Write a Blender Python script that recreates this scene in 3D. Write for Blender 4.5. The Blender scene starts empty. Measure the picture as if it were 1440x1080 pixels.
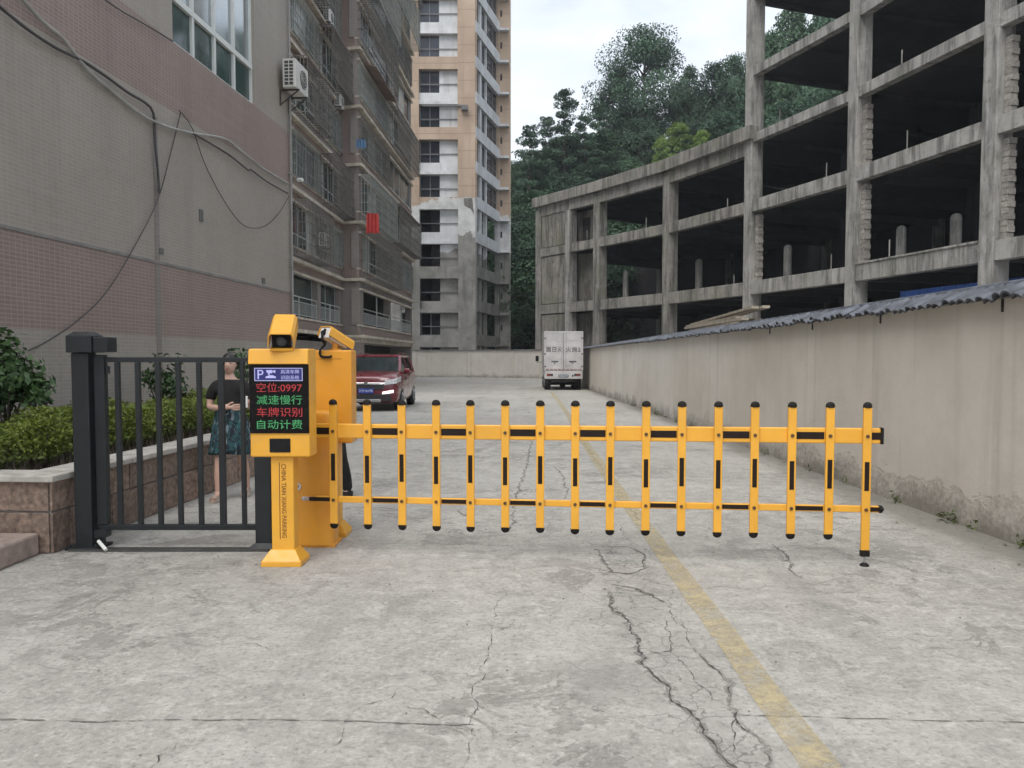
import bpy, math, random
import numpy as np
from mathutils import Vector, Matrix
R = math.radians
random.seed(7); RNG = np.random.default_rng(7)
scene = bpy.context.scene
COL = scene.collection

# ------------------------------------------------------------------ camera
F, PITCH, HORIZON, EYE = 1080.0, R(2.6), 505.0, 1.5
CY = HORIZON + F * math.tan(PITCH)
cam_d = bpy.data.cameras.new('camera'); cam = bpy.data.objects.new('camera', cam_d); COL.objects.link(cam)
cam_d.sensor_width = 36; cam_d.lens = 36 * F / 1440
cam_d.shift_y = (CY - 540) / 1440
cam_d.clip_start = 0.1; cam_d.clip_end = 2000
cam.location = (0, 0, EYE); cam.rotation_euler = (R(90) - PITCH, 0, 0)
scene.camera = cam

# ------------------------------------------------------------------ sky, sun, exposure
SUN_EL, SUN_AZ = 58, 205            # azimuth clockwise from +Y: behind the camera, slightly left
world = bpy.data.worlds.new('World'); scene.world = world; world.use_nodes = True
wt = world.node_tree; wn = wt.nodes; wl_ = wt.links
bg = wn['Background']
sky = wn.new('ShaderNodeTexSky'); sky.sky_type = 'NISHITA'; sky.sun_disc = False
sky.sun_elevation = R(SUN_EL); sky.sun_rotation = R(SUN_AZ); sky.air_density = 1.0; sky.dust_density = 2.5
tc = wn.new('ShaderNodeTexCoord'); mp = wn.new('ShaderNodeMapping'); mp.inputs['Scale'].default_value = (1.2, 1.2, 3.0)
nz = wn.new('ShaderNodeTexNoise'); nz.inputs['Scale'].default_value = 2.1; nz.inputs['Detail'].default_value = 6; nz.inputs['Roughness'].default_value = .55
rp = wn.new('ShaderNodeValToRGB'); rp.color_ramp.elements[0].position = .32; rp.color_ramp.elements[0].color = (.40, .40, .40, 1)
rp.color_ramp.elements[1].position = .62; rp.color_ramp.elements[1].color = (1, 1, 1, 1)
mx = wn.new('ShaderNodeMix'); mx.data_type = 'RGBA'
mx.inputs['B'].default_value = (5.9, 6.25, 6.65, 1)
wl_.new(tc.outputs['Generated'], mp.inputs['Vector']); wl_.new(mp.outputs['Vector'], nz.inputs['Vector'])
wl_.new(nz.outputs['Fac'], rp.inputs['Fac']); wl_.new(rp.outputs['Color'], mx.inputs['Factor'])
wl_.new(sky.outputs['Color'], mx.inputs['A']); wl_.new(mx.outputs['Result'], bg.inputs['Color'])
bg.inputs['Strength'].default_value = 0.1
sun_d = bpy.data.lights.new('sun', 'SUN'); sun_d.energy = 1.5; sun_d.angle = R(45); sun_d.color = (1, .965, .91)
sun = bpy.data.objects.new('sun', sun_d); COL.objects.link(sun)
az, el = R(SUN_AZ), R(SUN_EL)
sv = Vector((math.sin(az) * math.cos(el), math.cos(az) * math.cos(el), math.sin(el)))
sun.rotation_euler = sv.to_track_quat('Z', 'Y').to_euler(); sun.location = sv * 60
vs = scene.view_settings
vs.view_transform = 'Standard'; vs.look = 'None'; vs.gamma = 1; vs.use_curve_mapping = False; vs.exposure = 0.90
scene.render.engine = 'CYCLES'
scene.cycles.max_bounces = 5; scene.cycles.diffuse_bounces = 4; scene.cycles.glossy_bounces = 2; scene.cycles.transparent_max_bounces = 6
scene.cycles.use_adaptive_sampling = True; scene.cycles.adaptive_threshold = .03
scene.cycles.use_denoising = True

# ------------------------------------------------------------------ measuring: a picture point at a real distance
def ray(px, py):
    u = (px - 720) / F; v = (py - CY) / F
    return Vector((u, math.cos(PITCH) - v * math.sin(PITCH), -math.sin(PITCH) - v * math.cos(PITCH)))
def at(px, py, Y):
    d = ray(px, py); s = Y / d.y
    return Vector((d.x * s, Y, EYE + d.z * s))
def gr(px, py, z=0.0):
    d = ray(px, py); s = (z - EYE) / d.z
    return Vector((d.x * s, d.y * s, z))
class Frame:
    """vertical plane: s along it, n out of it, z up"""
    def __init__(self, o, ang):
        self.o = Vector((o[0], o[1], 0)); self.t = Vector((math.sin(ang), math.cos(ang), 0)); self.n = Vector((math.cos(ang), -math.sin(ang), 0))
    def p(self, s, n, z): return self.o + self.t * s + self.n * n + Vector((0, 0, z))
    def mat(self):
        m = Matrix.Identity(4)
        m.col[0][:3] = self.t; m.col[1][:3] = self.n; m.col[2][:3] = (0, 0, 1); m.col[3][:3] = self.o
        return m
    def hit(self, px, py, off=0.0):
        d = ray(px, py); o = self.o + self.n * off
        k = (o - Vector((0, 0, EYE))).dot(self.n) / d.dot(self.n)
        P = Vector((0, 0, EYE)) + d * k
        return (P - self.o).dot(self.t), P.z
    def hp(self, px, py, off=0.0):
        s, z = self.hit(px, py, off); return self.p(s, off, z)

# ------------------------------------------------------------------ mesh helpers
def wloc(o):
    v = Vector((0, 0, 0))
    while o is not None:
        v += Vector(o.location); o = o.parent
    return v
class MB:
    def __init__(self, M=None): self.v = []; self.f = []; self.M = M; self.mi = []; self.cur = 0
    def _add(self, vs, fs):
        b = len(self.v)
        for p in vs:
            p = Vector(p)
            self.v.append(self.M @ p if self.M is not None else p)
        for f in fs: self.f.append([b + i for i in f]); self.mi.append(self.cur)
        return self
    def box(self, x0, x1, y0, y1, z0, z1):
        if x1 < x0: x0, x1 = x1, x0
        if y1 < y0: y0, y1 = y1, y0
        if z1 < z0: z0, z1 = z1, z0
        return self._add([(x0,y0,z0),(x1,y0,z0),(x1,y1,z0),(x0,y1,z0),(x0,y0,z1),(x1,y0,z1),(x1,y1,z1),(x0,y1,z1)],
            [(0,3,2,1),(4,5,6,7),(0,1,5,4),(1,2,6,5),(2,3,7,6),(3,0,4,7)])
    def hexa(self, b, t):
        return self._add(list(b) + list(t), [(0,3,2,1),(4,5,6,7),(0,1,5,4),(1,2,6,5),(2,3,7,6),(3,0,4,7)])
    def bar(self, a, b, w, h=None, up=(0, 0, 1)):
        a, b = Vector(a), Vector(b); h = h or w
        d = (b - a).normalized(); up = Vector(up)
        if abs(d.dot(up)) > .98: up = Vector((0, 1, 0))
        s = d.cross(up).normalized() * w / 2; u = s.cross(d).normalized() * h / 2
        return self.hexa([a - s - u, a + s - u, b + s - u, b - s - u], [a - s + u, a + s + u, b + s + u, b - s + u])
    def tube(self, pts, r, n=8, caps=True):
        pts = [Vector(p) for p in pts]; rs = r if isinstance(r, (list, tuple)) else [r] * len(pts)
        vs, fs = [], []; ref = Vector((.13, .31, .94))
        for i, p in enumerate(pts):
            d = (pts[min(i + 1, len(pts) - 1)] - pts[max(i - 1, 0)]).normalized()
            rf = ref if abs(d.dot(ref)) < .95 else Vector((1, 0, 0))
            a = d.cross(rf).normalized(); b = d.cross(a)
            for k in range(n):
                t = 2 * math.pi * k / n
                vs.append(p + (a * math.cos(t) + b * math.sin(t)) * rs[i])
        for i in range(len(pts) - 1):
            for k in range(n):
                k2 = (k + 1) % n
                fs.append((i*n + k, i*n + k2, (i+1)*n + k2, (i+1)*n + k))
        if caps:
            fs.append(tuple(range(n))[::-1]); fs.append(tuple((len(pts)-1)*n + k for k in range(n)))
        return self._add(vs, fs)
    def loft(self, rings, caps=True, close=True):
        n = len(rings[0]); vs = [p for r in rings for p in r]; fs = []
        for i in range(len(rings) - 1):
            for k in range(n if close else n - 1):
                k2 = (k + 1) % n
                fs.append((i*n + k, i*n + k2, (i+1)*n + k2, (i+1)*n + k))
        if caps:
            fs.append(tuple(range(n))[::-1]); fs.append(tuple((len(rings)-1)*n + k for k in range(n)))
        return self._add(vs, fs)
    def dome(self, c, r, h, n=12, axis='z', flat=3):
        """rounded cap standing on c, h up (or down when h < 0)"""
        c = Vector(c); rings = []
        for i in range(flat + 1):
            t = i / flat * math.pi / 2 * .96
            rr = r * math.cos(t); zz = h * math.sin(t)
            rings.append([c + Vector((rr*math.cos(2*math.pi*k/n), rr*math.sin(2*math.pi*k/n), zz)) for k in range(n)])
        if h < 0: rings = [r_[::-1] for r_ in rings]
        return self.loft(rings)
    def poly(self, pts): return self._add(pts, [tuple(range(len(pts)))])
    def prism(self, pts, d):
        """closed outline pts swept by vector d"""
        d = Vector(d); a = [Vector(p) for p in pts]; return self.loft([a, [p + d for p in a]])
    def build(self, name, mat, parent=None, smooth=False, bevel=0, seg=2, tag_=None):
        me = bpy.data.meshes.new(name)
        off = wloc(parent)
        me.from_pydata([tuple(p - off) for p in self.v], [], self.f)
        mats = mat if isinstance(mat, (list, tuple)) else [mat]
        for m in mats: me.materials.append(m)
        if len(mats) > 1: me.polygons.foreach_set('material_index', self.mi)
        import bmesh
        bm = bmesh.new(); bm.from_mesh(me); bmesh.ops.recalc_face_normals(bm, faces=bm.faces); bm.to_mesh(me); bm.free()
        me.update()
        o = bpy.data.objects.new(name, me); COL.objects.link(o); o.parent = parent
        if smooth:
            me.polygons.foreach_set('use_smooth', [True] * len(me.polygons))
            try: me.set_sharp_from_angle(angle=R(42))
            except Exception: pass
        if bevel:
            b = o.modifiers.new('bevel', 'BEVEL'); b.width = bevel; b.segments = seg; b.limit_method = 'ANGLE'; b.angle_limit = R(35)
        return o
def tag(o, label=None, cat=None, group=None, kind=None):
    if label: o['label'] = label
    if cat: o['category'] = cat
    if group: o['group'] = group
    if kind: o['kind'] = kind
    return o
def empty(name, loc=(0, 0, 0)):
    o = bpy.data.objects.new(name, None); COL.objects.link(o); o.location = loc; o.empty_display_size = .2
    return o
def inst(src, name, parent, loc=(0, 0, 0), rot=None, scale=None):
    o = bpy.data.objects.new(name, src.data if hasattr(src, 'data') else src); COL.objects.link(o); o.parent = parent
    o.location = Vector(loc) - wloc(parent)
    if rot is not None: o.rotation_euler = rot
    if scale is not None: o.scale = scale
    return o
def copy_tree(o, parent=None):
    c = o.copy(); COL.objects.link(c); c.parent = parent
    for ch in list(o.children): copy_tree(ch, c)
    return c

# ------------------------------------------------------------------ materials
def newmat(name):
    m = bpy.data.materials.new(name); m.use_nodes = True
    nt = m.node_tree; b = nt.nodes['Principled BSDF']
    return m, nt, b
def N(nt, kind, **kw):
    n = nt.nodes.new(kind)
    for k, v in kw.items():
        if k in n.inputs.keys(): n.inputs[k].default_value = v
        else: setattr(n, k, v)
    return n
def pos(nt, scale=(1, 1, 1), obj=False):
    if obj:
        g = N(nt, 'ShaderNodeTexCoord'); out = g.outputs['Object']
    else:
        g = N(nt, 'ShaderNodeNewGeometry'); out = g.outputs['Position']
    if scale == (1, 1, 1): return out
    mpn = N(nt, 'ShaderNodeMapping'); mpn.inputs['Scale'].default_value = scale
    nt.links.new(out, mpn.inputs['Vector']); return mpn.outputs['Vector']
def noise(nt, vec, scale, detail=5, rough=.55, dist=0):
    n = N(nt, 'ShaderNodeTexNoise'); n.inputs['Scale'].default_value = scale; n.inputs['Detail'].default_value = detail
    n.inputs['Roughness'].default_value = rough; n.inputs['Distortion'].default_value = dist
    nt.links.new(vec, n.inputs['Vector']); return n.outputs['Fac']
def ramp(nt, fac, a, b, ca=(0, 0, 0), cb=(1, 1, 1), mode='LINEAR'):
    if a > b: a, b, ca, cb = b, a, cb, ca
    r = N(nt, 'ShaderNodeValToRGB'); r.color_ramp.interpolation = mode
    r.color_ramp.elements[0].position = a; r.color_ramp.elements[0].color = (*ca, 1)
    r.color_ramp.elements[1].position = b; r.color_ramp.elements[1].color = (*cb, 1)
    nt.links.new(fac, r.inputs['Fac']); return r.outputs['Color']
def mixc(nt, fac, a, b, mode='MIX'):
    m = N(nt, 'ShaderNodeMix', data_type='RGBA', blend_type=mode)
    for key, val in (('Factor', fac), ('A', a), ('B', b)):
        if isinstance(val, (int, float)): m.inputs[key].default_value = val
        elif isinstance(val, tuple): m.inputs[key].default_value = (*val, 1) if len(val) == 3 else val
        else: nt.links.new(val, m.inputs[key])
    return m.outputs['Result']
def math_(nt, op, a, b=0.0):
    m = N(nt, 'ShaderNodeMath', operation=op)
    for i, val in enumerate((a, b)):
        if isinstance(val, (int, float)): m.inputs[i].default_value = val
        else: nt.links.new(val, m.inputs[i])
    return m.outputs[0]
def bump(nt, b, h, strength=.3, dist=.01):
    n = N(nt, 'ShaderNodeBump'); n.inputs['Strength'].default_value = strength; n.inputs['Distance'].default_value = dist
    nt.links.new(h, n.inputs['Height']); nt.links.new(n.outputs['Normal'], b.inputs['Normal'])
def sepxyz(nt, vec):
    s = N(nt, 'ShaderNodeSeparateXYZ'); nt.links.new(vec, s.inputs[0]); return s.outputs
MC = {}
def mat(name, col, rough=.6, metal=0.0, var=.15, scale=3.0, bmp=0.0, bscale=60, rand=0.0, emit=0.0, spec=.5, obj=False, coat=0.0):
    if name in MC: return MC[name]
    m, nt, b = newmat(name)
    b.inputs['Roughness'].default_value = rough; b.inputs['Metallic'].default_value = metal
    b.inputs['Specular IOR Level'].default_value = spec; b.inputs['Coat Weight'].default_value = coat
    v = pos(nt, obj=obj)
    f = noise(nt, v, scale)
    lo = tuple(c * (1 - var) for c in col); hi = tuple(min(1, c * (1 + var)) for c in col)
    c = ramp(nt, f, .3, .7, lo, hi)
    if rand:
        oi = N(nt, 'ShaderNodeObjectInfo')
        k = math_(nt, 'ADD', math_(nt, 'MULTIPLY', oi.outputs['Random'], 2 * rand), 1 - rand)
        c = mixc(nt, 1.0, c, k, 'MULTIPLY')
    nt.links.new(c, b.inputs['Base Color'])
    if bmp:
        bump(nt, b, noise(nt, v, bscale, 3), bmp, .01)
    if emit:
        b.inputs['Emission Color'].default_value = (*col, 1); b.inputs['Emission Strength'].default_value = emit
    rr = ramp(nt, noise(nt, v, scale * 2.3), .3, .7, (max(.02, rough - .08),) * 3, (min(1, rough + .1),) * 3)
    nt.links.new(rr, b.inputs['Roughness'])
    MC[name] = m; return m
def mat_concrete(name, base, dark, streak=1.0, moss=0.0, bmp=.35):
    """weathered board-marked concrete: blotches and rain streaks running down"""
    if name in MC: return MC[name]
    m, nt, b = newmat(name); b.inputs['Roughness'].default_value = .9
    v = pos(nt)
    blot = noise(nt, v, .9, 7, .62)
    st = noise(nt, pos(nt, (1.7, 1.7, .2)), 1.3, 7, .7, .3)
    st2 = noise(nt, pos(nt, (5, 5, .35)), 1.1, 5, .65)
    mk = ramp(nt, noise(nt, v, .45, 4, .6), .40, .62)
    fine = noise(nt, v, 14, 5, .6)
    pat = noise(nt, v, 1.7, 7, .7, .5)
    c = mixc(nt, ramp(nt, blot, .32, .68), tuple(x * .72 for x in base), tuple(min(1, x * 1.18) for x in base))
    c = mixc(nt, math_(nt, 'MULTIPLY', ramp(nt, st, .46, .61), .88 * streak), c, dark)
    c = mixc(nt, math_(nt, 'MULTIPLY', math_(nt, 'MULTIPLY', ramp(nt, st2, .5, .66), mk), .7 * streak), c, dark)
    c = mixc(nt, math_(nt, 'MULTIPLY', ramp(nt, fine, .5, .75), .35), c, tuple(x * .55 for x in base))
    c = mixc(nt, math_(nt, 'MULTIPLY', ramp(nt, pat, .56, .68), .55 * streak), c, dark)
    c = mixc(nt, math_(nt, 'MULTIPLY', ramp(nt, pat, .42, .32), .4), c, tuple(min(1, x * 1.35) for x in base))
    if moss:
        c = mixc(nt, math_(nt, 'MULTIPLY', ramp(nt, noise(nt, v, .5, 5), .5, .66), moss), c, (.13, .14, .085))
    nt.links.new(c, b.inputs['Base Color'])
    bump(nt, b, math_(nt, 'ADD', fine, noise(nt, pos(nt, (1, 1, 5)), 3, 3)), bmp, .02)
    MC[name] = m; return m
def mat_tile(name, base, grout, w, h, var=.08, stain=.3):
    """small glazed facade tiles; runs along world Y and Z"""
    if name in MC: return MC[name]
    m, nt, b = newmat(name); b.inputs['Roughness'].default_value = .55
    x, y, z = sepxyz(nt, pos(nt))
    cb = N(nt, 'ShaderNodeCombineXYZ'); nt.links.new(math_(nt, 'ADD', y, x), cb.inputs[0]); nt.links.new(z, cb.inputs[1])
    br = N(nt, 'ShaderNodeTexBrick'); br.offset = 0; br.inputs['Scale'].default_value = 1
    br.inputs['Brick Width'].default_value = w; br.inputs['Row Height'].default_value = h
    br.inputs['Mortar Size'].default_value = .006; br.inputs['Mortar Smooth'].default_value = .3
    br.inputs['Color1'].default_value = (*[c * (1 - var) for c in base], 1); br.inputs['Color2'].default_value = (*[c * (1 + var) for c in base], 1)
    br.inputs['Mortar'].default_value = (*grout, 1)
    nt.links.new(cb.outputs[0], br.inputs['Vector'])
    big = noise(nt, pos(nt), .55, 6, .6)
    c = mixc(nt, math_(nt, 'MULTIPLY', ramp(nt, big, .42, .72), stain), br.outputs['Color'], tuple(k * .62 for k in base))
    st = noise(nt, pos(nt, (2, 2, .1)), 1.2, 5)
    c = mixc(nt, math_(nt, 'MULTIPLY', ramp(nt, st, .52, .75), stain * .9), c, tuple(k * .6 for k in base))
    rowl = noise(nt, pos(nt, (.12, .12, 5.5)), 1.6, 3)
    c = mixc(nt, math_(nt, 'MULTIPLY', ramp(nt, rowl, .56, .72), .3), c, grout)
    nt.links.new(c, b.inputs['Base Color'])
    bump(nt, b, br.outputs['Fac'], -.25, .004)
    MC[name] = m; return m
def mat_leaf(name, c1, c2, rough=.55, trans=.15):
    if name in MC: return MC[name]
    m, nt, b = newmat(name); b.inputs['Roughness'].default_value = rough; b.inputs['Specular IOR Level'].default_value = .3
    g = N(nt, 'ShaderNodeNewGeometry')
    big = noise(nt, pos(nt), .9, 3)
    f = math_(nt, 'ADD', math_(nt, 'MULTIPLY', g.outputs['Random Per Island'], .6), math_(nt, 'MULTIPLY', big, .5))
    oi = N(nt, 'ShaderNodeObjectInfo')
    c = mixc(nt, f, c1, c2)
    k = math_(nt, 'ADD', math_(nt, 'MULTIPLY', oi.outputs['Random'], .5), .75)
    c = mixc(nt, 1.0, c, k, 'MULTIPLY')
    nt.links.new(c, b.inputs['Base Color'])
    tr = N(nt, 'ShaderNodeBsdfTranslucent'); nt.links.new(c, tr.inputs['Color'])
    ms = N(nt, 'ShaderNodeMixShader'); ms.inputs[0].default_value = trans
    nt.links.new(b.outputs[0], ms.inputs[1]); nt.links.new(tr.outputs[0], ms.inputs[2])
    nt.links.new(ms.outputs[0], nt.nodes['Material Output'].inputs['Surface'])
    MC[name] = m; return m
def mat_ground():
    m, nt, b = newmat('road concrete'); b.inputs['Roughness'].default_value = .85
    v = pos(nt); x, y, z = sepxyz(nt, v)
    n1 = noise(nt, v, .30, 7, .62, .5); n2 = noise(nt, v, 3.2, 8, .72, .5); n3 = noise(nt, v, 34, 5, .72); n6 = noise(nt, v, 9.5, 6, .7, .4)
    n4 = noise(nt, pos(nt, (.5, 2.2, 1)), 1.7, 7, .66, .6); n5 = noise(nt, pos(nt, (2.6, .3, 1)), 1.2, 7, .66, .3)
    c = mixc(nt, ramp(nt, n1, .30, .68), (.280, .268, .243), (.385, .372, .343))
    c = mixc(nt, math_(nt, 'MULTIPLY', ramp(nt, n2, .50, .68), .26), c, (.19, .187, .175))
    c = mixc(nt, math_(nt, 'MULTIPLY', ramp(nt, n2, .50, .34), .30), c, (.50, .485, .455))
    c = mixc(nt, math_(nt, 'MULTIPLY', ramp(nt, n5, .54, .70), .28), c, (.20, .197, .185))
    c = mixc(nt, math_(nt, 'MULTIPLY', ramp(nt, n4, .55, .72), .30), c, (.48, .475, .45))
    c = mixc(nt, math_(nt, 'MULTIPLY', ramp(nt, n6, .53, .66), .46), c, (.175, .17, .158))
    c = mixc(nt, math_(nt, 'MULTIPLY', ramp(nt, n6, .46, .34), .45), c, (.52, .505, .475))
    c = mixc(nt, math_(nt, 'MULTIPLY', ramp(nt, n3, .53, .67), .62), c, (.13, .127, .118))
    c = mixc(nt, math_(nt, 'MULTIPLY', ramp(nt, n3, .45, .33), .45), c, (.56, .545, .515))
    # worn-off laitance: pale flaking skin over darker aggregate
    fl = noise(nt, v, 2.1, 7, .78, .9)
    skinm = math_(nt, 'MULTIPLY', ramp(nt, fl, .535, .555), ramp(nt, noise(nt, v, .55, 4), .44, .58))
    c = mixc(nt, math_(nt, 'MULTIPLY', skinm, .55), c, (.165, .158, .143))
    # pitting and damp greenish scuffs
    vo = N(nt, 'ShaderNodeTexVoronoi'); vo.inputs['Scale'].default_value = 17; nt.links.new(v, vo.inputs['Vector'])
    pit = math_(nt, 'MULTIPLY', ramp(nt, vo.outputs['Distance'], .15, .07), ramp(nt, noise(nt, v, .9, 4), .50, .64))
    c = mixc(nt, math_(nt, 'MULTIPLY', pit, .6), c, (.07, .07, .065))
    gr_ = noise(nt, pos(nt, (1, 1.9, 1)), 1.5, 6, .72, .4)
    c = mixc(nt, math_(nt, 'MULTIPLY', ramp(nt, gr_, .61, .72), .45), c, (.15, .163, .143))
    # hairline crazing, in patches, and much closer in the broken strip beside the lane line
    def craze(sc, wd, amt):
        wv = N(nt, 'ShaderNodeTexVoronoi', feature='DISTANCE_TO_EDGE'); wv.inputs['Scale'].default_value = sc
        vw = N(nt, 'ShaderNodeVectorMath', operation='ADD'); nzc = N(nt, 'ShaderNodeTexNoise'); nzc.inputs['Scale'].default_value = sc * 1.3; nzc.inputs['Detail'].default_value = 7
        scl = N(nt, 'ShaderNodeVectorMath', operation='SCALE'); scl.inputs['Scale'].default_value = amt
        nt.links.new(v, nzc.inputs['Vector']); nt.links.new(nzc.outputs['Color'], scl.inputs[0]); nt.links.new(v, vw.inputs[0]); nt.links.new(scl.outputs[0], vw.inputs[1]); nt.links.new(vw.outputs[0], wv.inputs['Vector'])
        return ramp(nt, wv.outputs['Distance'], wd, wd * .25)
    hair = math_(nt, 'MULTIPLY', craze(1.5, .010, .9), ramp(nt, noise(nt, v, .45, 3), .50, .60))
    c = mixc(nt, math_(nt, 'MULTIPLY', hair, .45), c, (.10, .095, .09))
    xm = math_(nt, 'ABSOLUTE', math_(nt, 'SUBTRACT', math_(nt, 'ADD', x, math_(nt, 'MULTIPLY', math_(nt, 'SUBTRACT', noise(nt, v, 1.3, 5), .5), .9)), .78))
    strip = math_(nt, 'MULTIPLY', ramp(nt, xm, .30, .14), ramp(nt, y, .55, .5))
    yr = ramp(nt, math_(nt, 'DIVIDE', y, 12.0), .56, .50)
    strip = math_(nt, 'MULTIPLY', ramp(nt, xm, .34, .12), yr)
    c = mixc(nt, math_(nt, 'MULTIPLY', strip, .22), c, (.17, .165, .155))
    c = mixc(nt, math_(nt, 'MULTIPLY', math_(nt, 'MULTIPLY', craze(4.5, .022, .22), strip), .6), c, (.075, .07, .065))
    # old oil drips and faint wheel tracks running up the drive
    vs2 = N(nt, 'ShaderNodeTexVoronoi'); vs2.inputs['Scale'].default_value = .62; vs2.inputs['Randomness'].default_value = 1
    vd = N(nt, 'ShaderNodeVectorMath', operation='ADD'); nt.links.new(v, vd.inputs[0])
    nd = N(nt, 'ShaderNodeTexNoise'); nd.inputs['Scale'].default_value = 3.5; nd.inputs['Detail'].default_value = 5; nt.links.new(v, nd.inputs['Vector'])
    ns = N(nt, 'ShaderNodeVectorMath', operation='SCALE'); ns.inputs['Scale'].default_value = .35; nt.links.new(nd.outputs['Color'], ns.inputs[0]); nt.links.new(ns.outputs[0], vd.inputs[1]); nt.links.new(vd.outputs[0], vs2.inputs['Vector'])
    oil = ramp(nt, vs2.outputs['Distance'], .17, .06)
    c = mixc(nt, math_(nt, 'MULTIPLY', oil, .42), c, (.12, .118, .11))
    for xc_ in (-1.15, .42, 1.9):
        tr_ = ramp(nt, math_(nt, 'ABSOLUTE', math_(nt, 'SUBTRACT', math_(nt, 'ADD', x, math_(nt, 'MULTIPLY', noise(nt, pos(nt, (.1, .12, 1)), 1.0, 2), .8)), xc_ + .4)), .20, .05)
        c = mixc(nt, math_(nt, 'MULTIPLY', math_(nt, 'MULTIPLY', tr_, ramp(nt, noise(nt, pos(nt, (3, .5, 1)), 1.5, 5), .38, .66)), .30), c, (.19, .186, .175))
    # mud and moss that gathered along the foot of the boundary wall
    edge = math_(nt, 'SUBTRACT', math_(nt, 'MULTIPLY', math_(nt, 'SUBTRACT', x, 2.9), 1.1), math_(nt, 'MULTIPLY', noise(nt, pos(nt, (1, .35, 1)), 1.4, 6, .65), 1.1))
    inside = ramp(nt, math_(nt, 'DIVIDE', x, 10.0), .45, .44)
    c = mixc(nt, math_(nt, 'MULTIPLY', math_(nt, 'MULTIPLY', ramp(nt, edge, .02, .5), inside), .72), c, (.15, .143, .12))
    c = mixc(nt, 1.0, c, (1.055, 1.05, 1.04), 'MULTIPLY')
    nt.links.new(c, b.inputs['Base Color'])
    h = math_(nt, 'ADD', math_(nt, 'MULTIPLY', n3, .6), math_(nt, 'MULTIPLY', n6, .8))
    h = math_(nt, 'SUBTRACT', h, math_(nt, 'MULTIPLY', pit, .5)); h = math_(nt, 'SUBTRACT', h, math_(nt, 'MULTIPLY', skinm, .5))
    bump(nt, b, h, .6, .02)
    return m

# ================================================================== SETTING
m_ground = mat_ground()
g = MB(); g._add([(-400, -60, 0), (400, -60, 0), (400, 700, 0), (-400, 700, 0)], [(0, 1, 2, 3)])
ground = tag(g.build('ground', m_ground), 'cracked grey concrete drive of the yard', kind='structure')

# worn yellow lane line: its own paint sheet, 4 mm up, with worn gaps
def mat_worn(name, col, lo, hi, dens=1.0):
    m, nt, b = newmat(name); b.inputs['Roughness'].default_value = .8
    v = pos(nt)
    c = ramp(nt, noise(nt, v, 9, 6), .3, .7, tuple(x * .75 for x in col), col)
    c = mixc(nt, math_(nt, 'MULTIPLY', ramp(nt, noise(nt, v, 30, 4), .52, .7), .5), c, (.25, .24, .2))
    nt.links.new(c, b.inputs['Base Color'])
    a = math_(nt, 'MULTIPLY', ramp(nt, math_(nt, 'ADD', math_(nt, 'MULTIPLY', noise(nt, v, 5.5, 8, .7), .6), math_(nt, 'MULTIPLY', noise(nt, v, 28, 4, .7), .4)), lo, hi), dens)
    nt.links.new(a, b.inputs['Alpha'])
    bump(nt, b, noise(nt, v, 26, 5, .7), .3, .01)
    return m
def ribbon(pts, widths, z, name, m, parent, wob=0.0):
    """flat strip along ground points"""
    vs_, n = [], len(pts)
    for i, p in enumerate(pts):
        d = (pts[min(i + 1, n - 1)] - pts[max(i - 1, 0)]); d.z = 0; d.normalize()
        s = Vector((d.y, -d.x, 0)); w = widths[i] / 2
        vs_.append(p + s * w * (1 + wob * random.uniform(-1, 1))); vs_.append(p - s * w * (1 + wob * random.uniform(-1, 1)))
    mb = MB(); mb._add([(q.x, q.y, z) for q in vs_], [(2*i, 2*i+1, 2*i+3, 2*i+2) for i in range(n - 1)])
    return mb.build(name, m, parent)
def resample(pts, step):
    out = [pts[0]]
    for a, b in zip(pts, pts[1:]):
        L = (b - a).length; k = max(1, int(L / step))
        for i in range(1, k + 1): out.append(a.lerp(b, i / k))
    return out
m_line = mat_worn('worn yellow road paint', (.56, .465, .27), .34, .58, .72)
lp = [gr(*p) for p in ((1215, 1190), (1145, 1065), (1085, 985), (1018, 890), (960, 815), (925, 765), (880, 705), (845, 655), (822, 622), (800, 585), (787, 566), (776, 552))]
lp = resample(lp, .25)
ribbon(lp, [.155] * len(lp), .004, 'lane_line', m_line, ground, .08)

m_crack = mat('dark crack grit', (.060, .056, .050), .95, var=.4, scale=20)  # dark grit tone of the crack ribbons
m_joint = mat('old joint filler', (.17, .165, .15), .95, var=.3, scale=12)
m_chip = mat_worn('chipped concrete edge', (.24, .23, .21), .44, .60, .75)
def crack(pxs, w, jit=.02, m=None, name='crack', taper=True):
    p = [gr(*q) for q in pxs]
    # smooth then ragged
    p = resample(p, .022); n = len(p); w = w * .52
    ox = oy = 0; out = []
    for i, q in enumerate(p):
        ox = ox * .8 + random.gauss(0, jit * .42); oy = oy * .8 + random.gauss(0, jit * .42)
        out.append(q + Vector((ox, oy, 0)))
    ws = []
    for i in range(n):
        t = min(i, n - 1 - i) / max(1, n * .25)
        ws.append(w * (min(1, .25 + t) if taper else 1) * random.choice((.15, .4, .8, 1.2, 1.7)))
    if name == 'crack' and w > .004:
        ribbon(out[::2], [w * random.uniform(2.5, 7) for _ in out[::2]], .0018 + random.random() * .0008, 'chipped_edge', m_chip, ground, .6)
    return ribbon(out, ws, .0032 + random.random() * .0008, name, m or m_crack, ground)
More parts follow.
